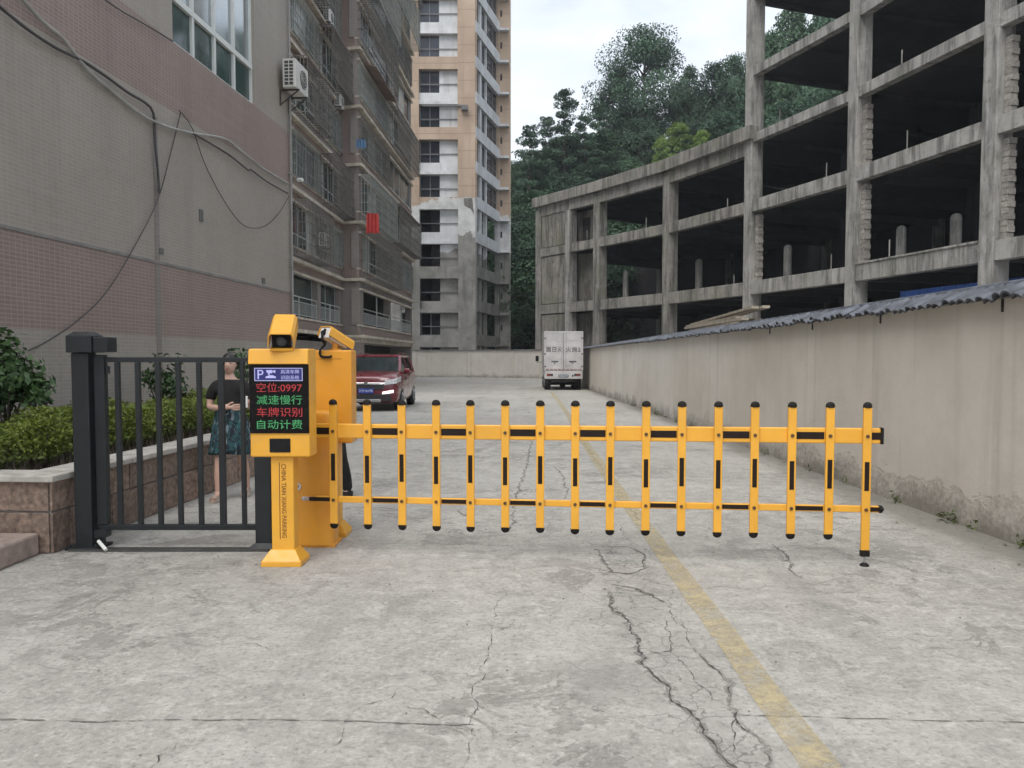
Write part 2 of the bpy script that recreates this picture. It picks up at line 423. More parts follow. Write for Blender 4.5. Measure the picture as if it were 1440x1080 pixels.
for pts, w in (
    (((852, 827), (865, 850), (880, 875), (895, 905), (902, 932), (920, 950), (945, 970), (955, 992), (980, 1017), (992, 1040), (1010, 1060), (1035, 1078), (1060, 1110)), .016),
    (((860, 822), (895, 827), (935, 850)), .012),
    (((970, 912), (1000, 932), (1020, 960), (1030, 990), (1040, 1020), (1065, 1045), (1085, 1090)), .012),
    (((907, 921), (925, 917), (943, 914), (945, 890), (930, 868)), .007),
    (((1034, 1000), (1032, 1030), (1034, 1060)), .006), (((945, 916), (975, 955), (1005, 985), (1034, 1000)), .005),
    (((935, 850), (955, 880), (970, 912)), .007),
    (((840, 772), (850, 790), (860, 806), (880, 808), (897, 804), (907, 787), (900, 772), (880, 768), (856, 770), (840, 773)), .010),
    (((870, 738), (880, 755), (892, 765)), .007), (((855, 768), (880, 790), (900, 800)), .004),
    (((866, 686), (885, 715), (905, 741)), .010), (((819, 619), (834, 642), (851, 665)), .012),
    (((749, 619), (740, 657), (729, 686), (723, 715), (718, 750)), .009),
    (((778, 655), (790, 668), (800, 690), (796, 702)), .008), (((640, 716), (652, 726), (668, 712)), .009),
    (((484, 715), (520, 714), (562, 716)), .010),
    (((710, 825), (700, 850), (690, 890), (675, 950), (665, 1010), (655, 1050), (650, 1090)), .0055),
    (((415, 1075), (445, 1060), (480, 1040), (490, 1015), (505, 1003), (530, 990), (552, 983), (560, 962)), .0055),
    (((1085, 765), (1105, 782), (1125, 815)), .008), (((968, 768), (1035, 770), (1085, 778)), .005),
    (((975, 825), (1040, 828), (1085, 832)), .005), (((325, 912), (355, 905), (385, 916)), .006),
    (((200, 1120), (215, 1060), (240, 1045)), .006), (((560, 985), (610, 1012), (660, 1000)), .005),
    (((690, 890), (720, 880), (745, 890)), .004), (((675, 950), (620, 945), (585, 955)), .004)):
    crack(pts, w)
for pts, w in ((((-20, 1012), (150, 1015), (300, 1012), (475, 1015), (560, 1018), (665, 1020)), .013), (((1042, 1006), (1200, 1011), (1450, 1017)), .011),
               (((500, 766), (600, 764), (720, 768)), .008), (((590, 650), (760, 648), (860, 650)), .014), (((560, 600), (780, 598), (900, 600)), .02)):
    crack(pts, w, .006, m_joint, 'slab_joint', False)

# dark damp stain and grating of the gate track
m_track = mat('track iron and mud', (.055, .055, .052), .7, var=.35, scale=10, bmp=.3)
tk = gr(148, 781); tk2 = gr(368, 783)
mb = MB(); mb.box(-3.46, tk2.x, 5.92, 5.97, .0, .012); mb.box(-3.46, tk2.x, 6.0, 6.03, 0, .012)
tag(mb.build('gate_track', m_track), 'dark iron gate track let into the concrete beside the planter', 'track')

# ------------------------------------------------------------------ right boundary wall with tile coping
def mat_boundary():
    m, nt, b = newmat('old wall paint'); b.inputs['Roughness'].default_value = .85
    v = pos(nt); x, y, z = sepxyz(nt, v)
    c = mixc(nt, ramp(nt, noise(nt, v, .45, 6, .6), .34, .66), (.50, .455, .395), (.60, .56, .505))
    c = mixc(nt, math_(nt, 'MULTIPLY', ramp(nt, noise(nt, v, 2.3, 6, .65), .48, .72), .25), c, (.36, .33, .285))
    # rain runs below the coping
    st = noise(nt, pos(nt, (3.2, 3.2, .12)), 1.5, 5, .6)
    c = mixc(nt, math_(nt, 'MULTIPLY', ramp(nt, st, .53, .74), .34), c, (.27, .25, .215))
    st2 = noise(nt, pos(nt, (9, 9, .5)), 1.1, 4, .6)
    top = math_(nt, 'MULTIPLY', ramp(nt, math_(nt, 'SUBTRACT', z, math_(nt, 'MULTIPLY', st2, 1.1)), 1.25, 1.75), .45)
    c = mixc(nt, top, c, (.33, .30, .25))
    # render blown off along the foot, bare cement and soil showing
    foot = math_(nt, 'SUBTRACT', math_(nt, 'ADD', math_(nt, 'MULTIPLY', noise(nt, pos(nt, (1, .8, 1.2)), 1.6, 7, .68), .95), math_(nt, 'MULTIPLY', noise(nt, v, 9, 4), .12)), z)
    c = mixc(nt, math_(nt, 'MULTIPLY', ramp(nt, foot, .26, .36), .62), c, mixc(nt, ramp(nt, noise(nt, v, 22, 5, .7), .42, .6), (.20, .18, .15), (.47, .44, .40)))
    c = mixc(nt, math_(nt, 'MULTIPLY', ramp(nt, foot, .36, .56), .7), c, (.19, .17, .14))
    nt.links.new(c, b.inputs['Base Color'])
    bump(nt, b, math_(nt, 'ADD', noise(nt, v, 18, 4), math_(nt, 'MULTIPLY', ramp(nt, foot, .24, .30), -2.0)), .35, .012)
    return m
m_bwall = mat_boundary()
RW = Frame((4.07, 6.1), math.atan2(-.0095, 1.0))   # s runs away from the camera; n = +X side, so the road face is at n = 0 going negative
WALL_H = 2.0
right_wall = empty('boundary_wall', (4.0, 1.0, 0))
tag(right_wall, 'long beige rendered boundary wall with dark tile coping on the right', 'wall')
mb = MB(RW.mat()); mb.box(-5.6, 51, 0, .24, 0, WALL_H); mb.build('wall', m_bwall, right_wall)
m_cope = mat('glazed coping tile', (.075, .082, .098), .6, var=.5, scale=7, bmp=.3, bscale=40, rand=.28)
m_cope2 = mat('coping mortar bed', (.16, .155, .15), .9, var=.3, scale=6, bmp=.3)
mb = MB(RW.mat())
mb.hexa([(-5.6, -.10, WALL_H), (51, -.10, WALL_H), (51, .34, WALL_H), (-5.6, .34, WALL_H)], [(-5.6, .08, WALL_H + .09), (51, .08, WALL_H + .09), (51, .16, WALL_H + .09), (-5.6, .16, WALL_H + .09)])
mb.build('mortar_bed', m_cope2, right_wall)
# barrel tile swept down the slope (road side)
def tile_mesh(sgn):
    mbt = MB(); n = 6; rings = []
    a = Vector((0, -.03 * sgn, .105)); b = Vector((0, -.235 * sgn, -.012))
    for e, rr in ((a, .052), (b, .062)):
        ring = []
        for k in range(n + 1):
            t = math.pi * k / n
            ring.append(e + Vector((math.cos(t) * rr, -.35 * math.sin(t) * rr * sgn, math.sin(t) * rr * .62)))
        for k in range(n, -1, -1):
            t = math.pi * k / n
            ring.append(e + Vector((math.cos(t) * rr * .75, -.35 * math.sin(t) * rr * .7 * sgn, math.sin(t) * rr * .5 - .008)))
        rings.append(ring)
    mbt.loft(rings)
    o = mbt.build('tile', m_cope, None, True); me = o.data; bpy.data.objects.remove(o); return me
tile_me = tile_mesh(1)
rz = -math.atan2(-.0095, 1.0) + R(90)
# loop: pieces about 10 px or more across get an object each; beyond, one joined run
for i in range(150):
    s = -1.2 + i * .125
    o = inst(tile_me, 'tile', right_wall, RW.p(s, .115 + random.uniform(-.018, .014), WALL_H + random.uniform(-.010, .009)), (random.uniform(-.09, .09), 0, -math.pi / 2 - math.atan2(-.0095, 1)))
mbf = MB(RW.mat())
for i in range(250):
    s = -1.2 + (150 + i) * .125
    if s > 50: break
    mbf.hexa([(s - .06, -.115, WALL_H + .01), (s + .06, -.115, WALL_H + .01), (s + .05, .08, WALL_H + .10), (s - .05, .08, WALL_H + .10)],
             [(s - .04, -.13, WALL_H + .045), (s + .04, -.13, WALL_H + .045), (s + .035, .08, WALL_H + .135), (s - .035, .08, WALL_H + .135)])
tag(mbf.build('tile_run', m_cope, right_wall), kind='stuff')
k = 0
for i in range(24):
    mb = MB(RW.mat()); s0 = -1.4 + i * 2.2
    if s0 > 50: break
    mb.hexa([(s0, .05, WALL_H + .09), (s0 + 2.18, .05, WALL_H + .09), (s0 + 2.18, .19, WALL_H + .09), (s0, .19, WALL_H + .09)],
            [(s0, .085, WALL_H + .155), (s0 + 2.18, .085, WALL_H + .155), (s0 + 2.18, .155, WALL_H + .155), (s0, .155, WALL_H + .155)])
    mb.build('ridge_cap', m_cope, right_wall, bevel=.015)
# little iron weep spouts under the coping
m_iron = mat('rusty iron', (.035, .032, .03), .7, var=.3)
for px, py in ((1411, 425), (1239, 447), (1143, 461), (1083, 466)):
    s, z = RW.hit(px, py)
    mb = MB(RW.mat()); mb.box(s - .008, s + .008, -.014, .02, WALL_H - .11, WALL_H + .01); mb.build('weep_spout', m_iron, right_wall)

# far end wall closing the yard
bw = empty('end_wall', (-3, 62, 0)); tag(bw, 'pale low wall closing the far end of the yard below the tower', 'wall')
pts = [(-13.5, 64.2), (-8, 63.4), (-3.5, 62.6), (0, 61.6), (2.2, 59.8), (3.57, 57.0)]
m_end = mat_boundary(); m_end.name = 'end wall paint'
for (x0, y0), (x1, y1) in zip(pts, pts[1:]):
    fr = Frame((x0, y0), math.atan2(x1 - x0, y1 - y0)); L = math.hypot(x1 - x0, y1 - y0)
    mb = MB(fr.mat()); mb.box(-.02, L - .02, -.24, 0, 0, 2.16); mb.build('wall_panel', m_end, bw)
    mb = MB(fr.mat()); mb.box(-.02, L - .02, -.31, .07, 2.16, 2.27); mb.build('coping', m_cope2, bw)
    mb = MB(fr.mat()); mb.box(-.14, .14, -.29, .035, 0, 2.158); mb.build('pier', m_end, bw)

# ------------------------------------------------------------------ left building: long tiled wall
m_grey = mat_tile('grey facade tile', (.300, .268, .230), (.352, .322, .284), .105, .052, .05, .3)
m_mauve = mat_tile('mauve facade tile', (.245, .182, .158), (.33, .275, .245), .105, .052, .06, .3)
LW = Frame((-5.9, 8.2), math.atan2(.085, 1))
S1 = LW.hit(409, 300)[0]; S0 = -8.0
side_house = empty('tiled_house', (-6.4, 8, 0))
tag(side_house, 'long grey house wall with mauve tile bands and a white window, at far left', 'building')
sw0 = LW.hit(243, 60)[0]; sw1 = LW.hit(359, 150)[0]; ZS, ZT = 6.66, 9.6
for z0, z1, m in ((0, 1.86, m_grey), (1.86, 3.02, m_mauve), (3.02, 5.52, m_grey), (5.52, ZS, m_mauve)):
    mb = MB(LW.mat()); mb.box(S0, S1, -3.5, 0, z0, z1); mb.build('wall_band', m, side_house)
for a, b, z0, z1 in ((S0, sw0, ZS, ZT), (sw1, S1, ZS, ZT), (S0, S1, ZT, 13)):
    mb = MB(LW.mat()); mb.box(a, b, -3.5, 0, z0, z1); mb.build('wall_band', m_grey, side_house)
# string courses: thin joints between the bands
m_drip = mat('grey drip course', (.20, .19, .18), .8, var=.2)
mb = MB(LW.mat()); mb.box(S0, S1, .0, .012, 3.0, 3.04); mb.build('drip_course', m_drip, side_house)
sj = LW.hit(221, 300)[0]
m_jt = mat_tile('joint tile', (.215, .19, .172), (.26, .235, .215), .24, .065, .05, .5)
mb = MB(LW.mat()); mb.box(sj - .09, sj + .05, 0, .006, .3, LW.hit(221, 165)[1]); mb.build('joint_strip', m_jt, side_house)
# window: frames and panes
m_white = mat('white window frame', (.62, .64, .62), .4, var=.06)
m_glass_d = mat('dark green glass', (.035, .06, .055), .08, var=.25, scale=1.2, spec=.6)
m_glass_s = mat('sky reflecting glass', (.42, .46, .48), .03, var=.06, scale=.6, metal=.75)
win = MB(LW.mat()); Lw = sw1 - sw0; zt = ZS + .78
for i in range(5):
    s = sw0 + Lw * i / 4; win.box(s - .035, s + .035, -.16, -.06, ZS, ZT)
win.box(sw0, sw1, -.158, -.062, ZS, ZS + .06); win.box(sw0, sw1, -.155, -.05, zt - .05, zt + .05); win.box(sw0, sw1, -.158, -.062, ZT - .06, ZT)
wo = win.build('window', m_white, side_house)
for i in range(4):
    s = sw0 + Lw * i / 4
    mb = MB(LW.mat()); mb.box(s + .03, s + Lw / 4 - .03, -.13, -.11, ZS + .05, zt - .04); mb.build('pane', m_glass_d, wo)
    mb = MB(LW.mat()); mb.box(s + .03, s + Lw / 4 - .03, -.13, -.11, zt + .04, ZT - .05); mb.build('pane', m_glass_s, wo)
mb = MB(LW.mat()); mb.box(sw0, sw1, -1.2, -1.0, ZS, ZT); mb.build('room_backing', mat('dim room', (.05, .05, .05), .9), wo)
# drainpipe on the corner
m_pipe = mat('grey plastic pipe', (.24, .23, .22), .5, var=.15)
mb = MB(); mb.tube([LW.p(S1 - .12, .06, 0), LW.p(S1 - .12, .06, 13)], .028, 10); mb.build('drainpipe', m_pipe, side_house, True)
for z in (1.5, 3.6, 5.7, 7.8):
    mb = MB(LW.mat()); mb.box(S1 - .16, S1 - .08, 0, .095, z, z + .03); mb.build('pipe_clip', m_pipe, side_house)
# small vents
for px, py, w, h in ((282, 303, .06, .2), (370, 395, .07, .12), (226, 353, .06, .09)):
    s, z = LW.hit(px, py); mb = MB(LW.mat()); mb.box(s - w, s + w, 0, .02, z - h / 2, z + h / 2); mb.build('vent', mat('vent grey', (.12, .12, .115), .7), side_house)

# cables slung along that wall
m_cable_l = mat('pale cable sheath', (.30, .29, .27), .6, var=.2); m_cable_d = mat('dark cable sheath', (.05, .045, .045), .6, var=.2)
def sag(pts, step=.12):
    """Catmull-Rom through points"""
    P = [Vector(p) for p in pts]; P = [P[0]] + P + [P[-1]]; out = []
    for i in range(1, len(P) - 2):
        a, b, c, d = P[i-1], P[i], P[i+1], P[i+2]; n = max(2, int((c - b).length / step))
        for k in range(n):
            t = k / n
            out.append(.5 * ((2*b) + (c - a) * t + (2*a - 5*b + 4*c - d) * t*t + (3*b - a - 3*c + d) * t**3))
    out.append(P[-2]); return out
def cable(pxs, r, m, label, off=.06, fr=LW, extra=()):
    pp = [fr.hp(x, y, off + random.uniform(-.012, .02)) for x, y in pxs] + [Vector(e) for e in extra]
    mb = MB(); mb.tube(sag(pp), r, 6)
    return tag(mb.build('cable', m, None, True), label, 'cable', 'cables strung along the tiled house wall')
cable([(22, -12), (60, 30), (90, 55), (112, 85), (135, 110), (150, 122), (180, 147), (205, 165), (235, 178), (270, 187), (315, 195), (340, 213), (370, 237), (405, 258)], .024, m_cable_l, 'thick pale cable bundle sweeping down the grey wall to its far corner')
cable([(-6, 5), (40, 42), (80, 68), (115, 85), (150, 108), (180, 130), (205, 145), (216, 160), (218, 200), (222, 240), (224, 272)], .020, m_cable_d, 'dark cable that turns straight down the wall below the pale bundle')
cable([(270, 187), (300, 204), (325, 220), (350, 240), (352, 238), (375, 255), (405, 272)], .016, m_cable_d, 'dark cable hanging just under the pale bundle near the corner')
cable([(254, 158), (240, 215), (222, 280), (190, 345), (150, 410), (110, 450), (70, 478), (40, 493)], .009, m_cable_d, 'thin dark wire dropping diagonally across the mauve band to the shrub')
cable([(252, 155), (270, 180), (290, 235), (320, 290), (345, 318), (372, 318), (392, 300), (407, 275)], .008, m_cable_d, 'thin loop of wire sagging low on the grey wall near the corner')
cable([(140, -6), (170, 15), (200, 32), (243, 58)], .010, m_cable_d, 'thin dark wire running up along the upper mauve band to the window')
# insulator lamp at the corner
s, z = LW.hit(413, 255); mb = MB(); c = LW.p(s - .1, .14, z); mb.tube([c, c + Vector((.12, -.06, 0))], [.05, .045], 10)
mb2 = MB(); mb2.bar(LW.p(s - .1, 0, z), LW.p(s - .1, .15, z), .03)
li = mb2.build('wall_fitting', m_pipe, None); mb.build('white_cap', m_white, li, True, bevel=.01)
tag(li, 'small white fitting on the wall corner where the cables end', 'fitting')

# ------------------------------------------------------------------ apartment block with caged balconies
AP = empty('apartment_block', (-9, 42, 0))
tag(AP, 'old apartment block with caged balconies, ledges and mauve parapets behind the red car', 'building')
m_ledge = mat_concrete('cream ledge', (.58, .52, .43), (.26, .23, .195), .6)
m_dim = mat('flat interior shade tone', (.035, .033, .032), .9, var=.3, scale=1.0)  # m_dim: near-black tone put in as the shade inside the flats
m_bars = mat('galvanised bars', (.29, .30, .275), .5, metal=.4, var=.3, scale=4)
m_rust = mat('weathered bars', (.15, .14, .125), .75, var=.35, scale=4)
m_rail = mat('pale painted railing', (.42, .43, .41), .5, var=.15)
m_frame = mat('old aluminium frame', (.40, .42, .41), .45, var=.12)
m_glass_b = mat('blue grey glass', (.035, .045, .05), .1, var=.5, scale=1.3, spec=.7)
m_curtain = mat('pale curtain behind glass', (.34, .355, .34), .35, var=.45, scale=1.6, coat=.6)
FA = Frame(at(412, 505, 31.2).xy, math.atan2(.0315, 1)); LA = FA.hit(480.5, 400)[0]
FBo = at(506, 505, 38.95).xy
FB = Frame(FBo, math.atan2(.046, 1)); LB = FB.hit(579, 400)[0]
ST, Z0 = 2.85, 2.75
NF = 10
A0 = -2.0   # the hidden stretch behind the tiled house
# bodies (set back) and slab ledges
JOG = (Vector((FBo[0], FBo[1], 0)) - FA.p(LA, 0, 0)).length
m_body = mat_tile('weathered house tile', (.225, .20, .182), (.27, .245, .225), .24, .065, .07, .5)
def abox(fr, name, m, s0, s1, n0, n1, z0, z1, parent=None, bevel=0):
    mb = MB(fr.mat()); mb.box(s0, s1, n0, n1, z0, z1); return mb.build(name, m, parent or AP, bevel=bevel)
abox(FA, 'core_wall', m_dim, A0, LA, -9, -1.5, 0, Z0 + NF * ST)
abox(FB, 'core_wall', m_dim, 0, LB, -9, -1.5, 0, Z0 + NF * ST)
# garage level
abox(FA, 'wall', m_body, A0, LA, -1.49, -.02, 0, 2.3)
abox(FB, 'garage_pier', m_body, .0, 1.0, -1.49, 0, 0, 2.35); abox(FB, 'garage_pier', m_body, LB - .5, LB, -1.49, 0, 0, 2.35)
abox(FB, 'garage_lintel', m_ledge, 0, LB + .05, -1.49, .05, 2.35, 2.6)
# corner pier facing the camera at the jog
def cage(fr, s0, s1, z0, z1, depth, m, base=0.0, dv=.21, dh=.42, ends=(1, 1), tray=False):
    mb = MB(fr.mat()); w = .013
    n = max(2, int((s1 - s0) / dv))
    for i in range(n + 1):
        s = s0 + (s1 - s0) * i / n
        mb.box(s - w, s + w, base + depth - w, base + depth + w, z0, z1)
    nh = max(2, int((z1 - z0) / dh))
    for i in range(nh + 1):
        z = z0 + (z1 - z0) * i / nh
        ww = w * (1.5 if i in (0, nh) else 1)
        mb.box(s0, s1, base + depth - ww - .003, base + depth + ww + .003, z - ww, z + ww)
        for e, s in ((ends[0], s0), (ends[1], s1)):
            if e: mb.box(s - ww, s + ww, base, base + depth, z - ww * .98, z + ww * .98)
    for e, s in ((ends[0], s0), (ends[1], s1)):
        if e:
            k = max(2, int(depth / .13))
            for j in range(k + 1): mb.box(s - w * .97, s + w * .97, base + depth * j / k - w, base + depth * j / k + w, z0, z1)
    for zz in ((z0, z1) if tray else (z0,)):
        k = max(2, int((s1 - s0) / .22))
        for j in range(k + 1):
            s = s0 + (s1 - s0) * j / k; mb.box(s - w, s + w, base, base + depth, zz - w, zz + w)
    o = mb.build('window_cage', m, AP); o['kind'] = 'stuff'; return o
def window(fr, s0, s1, z0, z1, n, glass, back=-.12, transom=None):
    mb = MB(fr.mat()); t = .03
    for i in range(n + 1):
        s = s0 + (s1 - s0) * i / n; mb.box(s - t, s + t, back - .03, back + .03, z0, z1)
    mb.box(s0, s1, back - .032, back + .032, z0, z0 + .05); mb.box(s0, s1, back - .032, back + .032, z1 - .05, z1)
    if transom: mb.box(s0, s1, back - .034, back + .034, transom - .03, transom + .03)
    o = mb.build('window', m_frame, AP)
    for i in range(n):
        a = s0 + (s1 - s0) * i / n + .02; b = s0 + (s1 - s0) * (i + 1) / n - .02
        mb = MB(fr.mat()); mb.box(a, b, back - .012, back + .012, z0 + .03, z1 - .03)
        mb.build('pane', glass if not isinstance(glass, (list, tuple)) else random.choice(glass), o)
    return o
GL = (m_glass_b, m_glass_b, m_curtain, m_glass_d, m_glass_b, m_glass_d, m_curtain, m_glass_b)
for fr, L, sA, sB, who in ((FA, LA, A0, LA, 'A'), (FB, LB, 0, LB, 'B')):
    for k in range(NF):
        z = Z0 + k * ST
        # slab with ledge, parapet, lintel
        pj = .0 if who == 'A' else .0
        end = .35 if who == 'B' else .0
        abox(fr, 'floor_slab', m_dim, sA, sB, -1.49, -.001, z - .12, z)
        abox(fr, 'ledge', m_ledge, sA, sB + end, -.05, .22, z - .16 + .0, z - .02)
        if k: abox(fr, 'ledge', m_ledge, sA, sB + end * .6, -.05, .13, z - .62, z - .52)
        abox(fr, 'parapet', m_mauve if (k % 2 == 0 or who == 'B') else m_body, sA, sB, -.12, .0, z, z + .42)
        abox(fr, 'lintel', m_mauve if who == 'A' else m_body, sA, sB, -.14, -.002, z + ST - .52, z + ST - .12)
        abox(fr, 'sill', m_ledge, sA, sB, -.14, .06, z + .42, z + .50)
        zb, zt_ = z + .50, z + ST - .52
        cuts = ((sA, sA + .4), (LA * .46, LA * .52), (LA - .35, LA)) if who == 'A' else ((0, .9), (LB * .5, LB * .5 + .18), (LB - .45, LB))
        for a, b in cuts: abox(fr, 'pier', m_body, a, b, -.4, -.001, zb, zt_)
        spans = [(cuts[0][1], cuts[1][0]), (cuts[1][1], cuts[2][0])]
        for q, (a, b) in enumerate(spans):
            if k == 0:
                # open loggia with pale railing
                mb = MB(fr.mat()); zr = zb + .85
                mb.box(a, b, -.07, -.03, zr - .02, zr + .02); mb.box(a, b, -.065, -.035, zr - .22, zr - .19); mb.box(a, b, -.065, -.035, zb + .08, zb + .11)
                n = max(3, int((b - a) / .14))
                for i in range(n + 1): s = a + (b - a) * i / n; mb.box(s - .008, s + .008, -.058, -.042, zb + .11, zr - .21)
                for i in range(3): s = a + (b - a) * i / 2; mb.box(s - .02, s + .02, -.072, -.028, zb, zr)
                ro = mb.build('balcony_railing', m_rail, AP); ro['kind'] = 'stuff'
                if who == 'A':
                    window(fr, a, b, zb, zt_, 2, m_glass_d, -.30)
                else:
                    mb = MB(fr.mat()); mb.box((a + b) / 2 - .03, (a + b) / 2 + .03, -.09, -.03, zb, zt_); mb.build('post', m_rail, AP)
            else:
                window(fr, a, b, zb, zt_, 4 if who == 'A' else 4, GL, -.10, zb + .55 if (k + q) % 2 else None)
    # cages: which openings carry them, how far they stand out
    for k in range(1, NF):
        z = Z0 + k * ST
        for q in range(2):
            a = (.0, L * .48)[q] + .05; b = (L * .48, L)[q] - .1
            if who == 'A':
                dep = (.14, .72)[(k + q) % 2]; zlo = z + (.48 if dep < .3 else .1)
                cage(fr, a, b, zlo, z + ST - .55, dep, (m_bars, m_rust)[(k + q) % 2], .0, tray=dep > .3)
            else:
                if (k, q) in ((3, 1), (5, 1)): continue
                dep = (.7, .14, .85, .12, .6)[(k * 2 + q) % 5]; zlo = z + (.5 if dep < .3 else .0)
                cage(fr, a, b, zlo, z + ST - .55, dep, (m_bars, m_rust)[(k + q) % 2], .0, tray=dep > .3)
# jog face: pier between the two planes
FJ = Frame(FA.p(LA, 0, 0).xy, math.atan2(FBo[0] - FA.p(LA, 0, 0).x, FBo[1] - FA.p(LA, 0, 0).y))
for k in range(-1, NF):
    z = Z0 + k * ST
    z0 = 0 if k < 0 else z
    mb = MB(FJ.mat()); mb.box(.001, JOG - .001, -.3, -.002, z0, z + ST - .17); mb.build('corner_pier', m_mauve if k % 2 else m_body, AP)
    mb = MB(FJ.mat()); mb.box(-.0, JOG + .23, -.29, .2, z + ST - .165, z + ST - .024); mb.build('ledge', m_ledge, AP)
# roof slab
abox(FB, 'roof_slab', m_ledge, 0, LB + .4, -9, .4, Z0 + NF * ST + .01, Z0 + NF * ST + .25)
abox(FA, 'roof_slab', m_ledge, A0, LA - .01, -9, .4, Z0 + NF * ST + .01, Z0 + NF * ST + .25)
# sloping canopies over a few cages
m_canopy = mat('rust streaked canopy', (.23, .17, .145), .8, var=.35, scale=2)
for fr, s0, s1, k in ((FA, .3, 2.4, 3), (FA, 4.2, 7.3, 4), (FB, 1, 6.5, 4), (FB, 8, 14.5, 2), (FB, 1.0, 6.8, 6), (FA, .2, 3.6, 5)):
    z = Z0 + k * ST + ST - .5
    mb = MB(fr.mat()); mb.hexa([(s0, .0, z + .1), (s1, .0, z + .1), (s1, .75, z - .12), (s0, .75, z - .12)], [(s0, .0, z + .14), (s1, .0, z + .14), (s1, .75, z - .085), (s0, .75, z - .085)])
    mb.build('canopy', m_canopy, AP)

# air conditioner outdoor units
m_ac = mat('off white enamel', (.55, .54, .51), .45, var=.1, scale=5); m_acd = mat('condenser fins', (.05, .05, .05), .6, var=.3)
def aircon(fr, s, z, label, Lx=.8, D=.30, H=.58, gap=.1):
    base = fr.p(s, gap + D / 2, z); e = empty('air_conditioner', base)
    tag(e, label, 'air conditioner', 'outdoor air conditioner units')
    mb = MB(fr.mat()); mb.box(s - Lx / 2, s + Lx / 2, gap, gap + D, z, z + H); mb.build('casing', m_ac, e, bevel=.02)
    mb = MB(fr.mat()); mb.box(s - Lx / 2 - .004, s - Lx / 2 + .02, gap + .05, gap + D - .06, z + .05, z + H - .05); fin = mb.build('condenser_grille', m_acd, e)
    mb = MB(fr.mat())
    for j in range(1, 7): mb.box(s - Lx / 2 - .012, s - Lx / 2, gap + .04, gap + D - .05, z + .05 + (H - .1) * j / 7 - .008, z + .05 + (H - .1) * j / 7 + .008)
    mb.box(s - Lx / 2 - .0125, s - Lx / 2, gap + D / 2 - .01, gap + D / 2 + .006, z + .05, z + H - .05)
    mb.build('grille_bars', m_ac, fin)
    c = fr.p(s + .08, gap + D + .004, z + H / 2)
    mb = MB(); mb.tube([c - fr.n * .01, c + fr.n * .008], .2, 20); fo = mb.build('fan_opening', m_acd, e)
    mb = MB()
    for rr in (.06, .12, .18):
        ring = [c + fr.n * .016 + (fr.t * math.cos(t) + Vector((0, 0, math.sin(t)))) * rr for t in [2 * math.pi * j / 20 for j in range(21)]]
        mb.tube(ring, .005, 4, False)
    mb.build('fan_guard', m_ac, fo)
    mb = MB(fr.mat())
    for q in (-.26, .26):
        mb.box(s + q - .015, s + q + .015, .0, gap + D + .03, z - .03, z); mb.box(s + q - .015, s + q + .015, .0, .03, z - .35, z - .03)
    for q in (-.26, .26): mb.bar((s + q, .02, z - .33), (s + q, gap + D, z - .03), .024, .024)
    mb.build('bracket', m_iron, e)['kind'] = 'stuff'
s, z = LW.hit(391, 124); aircon(LW, s + .35, z, 'white air conditioner on angle brackets beside the white window', H=.62, gap=.12)
s, z = FA.hit(446, 346); aircon(FA, s + .3, z, 'grimy air conditioner low on the apartment block above the loggia', H=.6)
s, z = FA.hit(477, 152, .25); aircon(FA, s, z, 'small white air conditioner high up between two caged windows', H=.62)
s, z = FA.hit(462, 34, .25); aircon(FA, s, z, 'topmost white air conditioner tucked under the dark balcony', H=.62)
# washing on a cage
m_red = mat('red cloth', (.42, .04, .035), .8, var=.25, scale=5); m_blue = mat('blue cloth', (.08, .16, .27), .8, var=.2, scale=5)
def cloth(px, py, w, h, m, name, label, cat, off):
    c0 = FB.hp(px, py, off); n = 10; s, z = 0, c0.z
    mb = MB(Matrix.Translation(Vector((c0.x, c0.y, 0))) @ Matrix.Rotation(R(14), 4, 'Z')); off = 0
    top = [(s + w * (i / n - .5), off + .03 + .025 * math.sin(i * 2.1), z) for i in range(n + 1)]
    bot = [(s + w * 1.1 * (i / n - .5), off + .05 + .05 * math.sin(i * 2.1 + .4), z - h - .03 * math.sin(i * 1.3)) for i in range(n + 1)]
    mb.loft([top + [(a, b - .012, c) for a, b, c in top[::-1]], bot + [(a, b - .012, c) for a, b, c in bot[::-1]]])
    tag(mb.build(name, m, None, True), label, cat)
cloth(524, 300, .58, .95, m_red, 'hanging_cloth', 'bright red cloth hung out on a caged balcony', 'cloth', .95)
cloth(508, 196, .42, .38, m_blue, 'hanging_towel', 'small blue cloth hung in a caged balcony above the red one', 'cloth', .95)

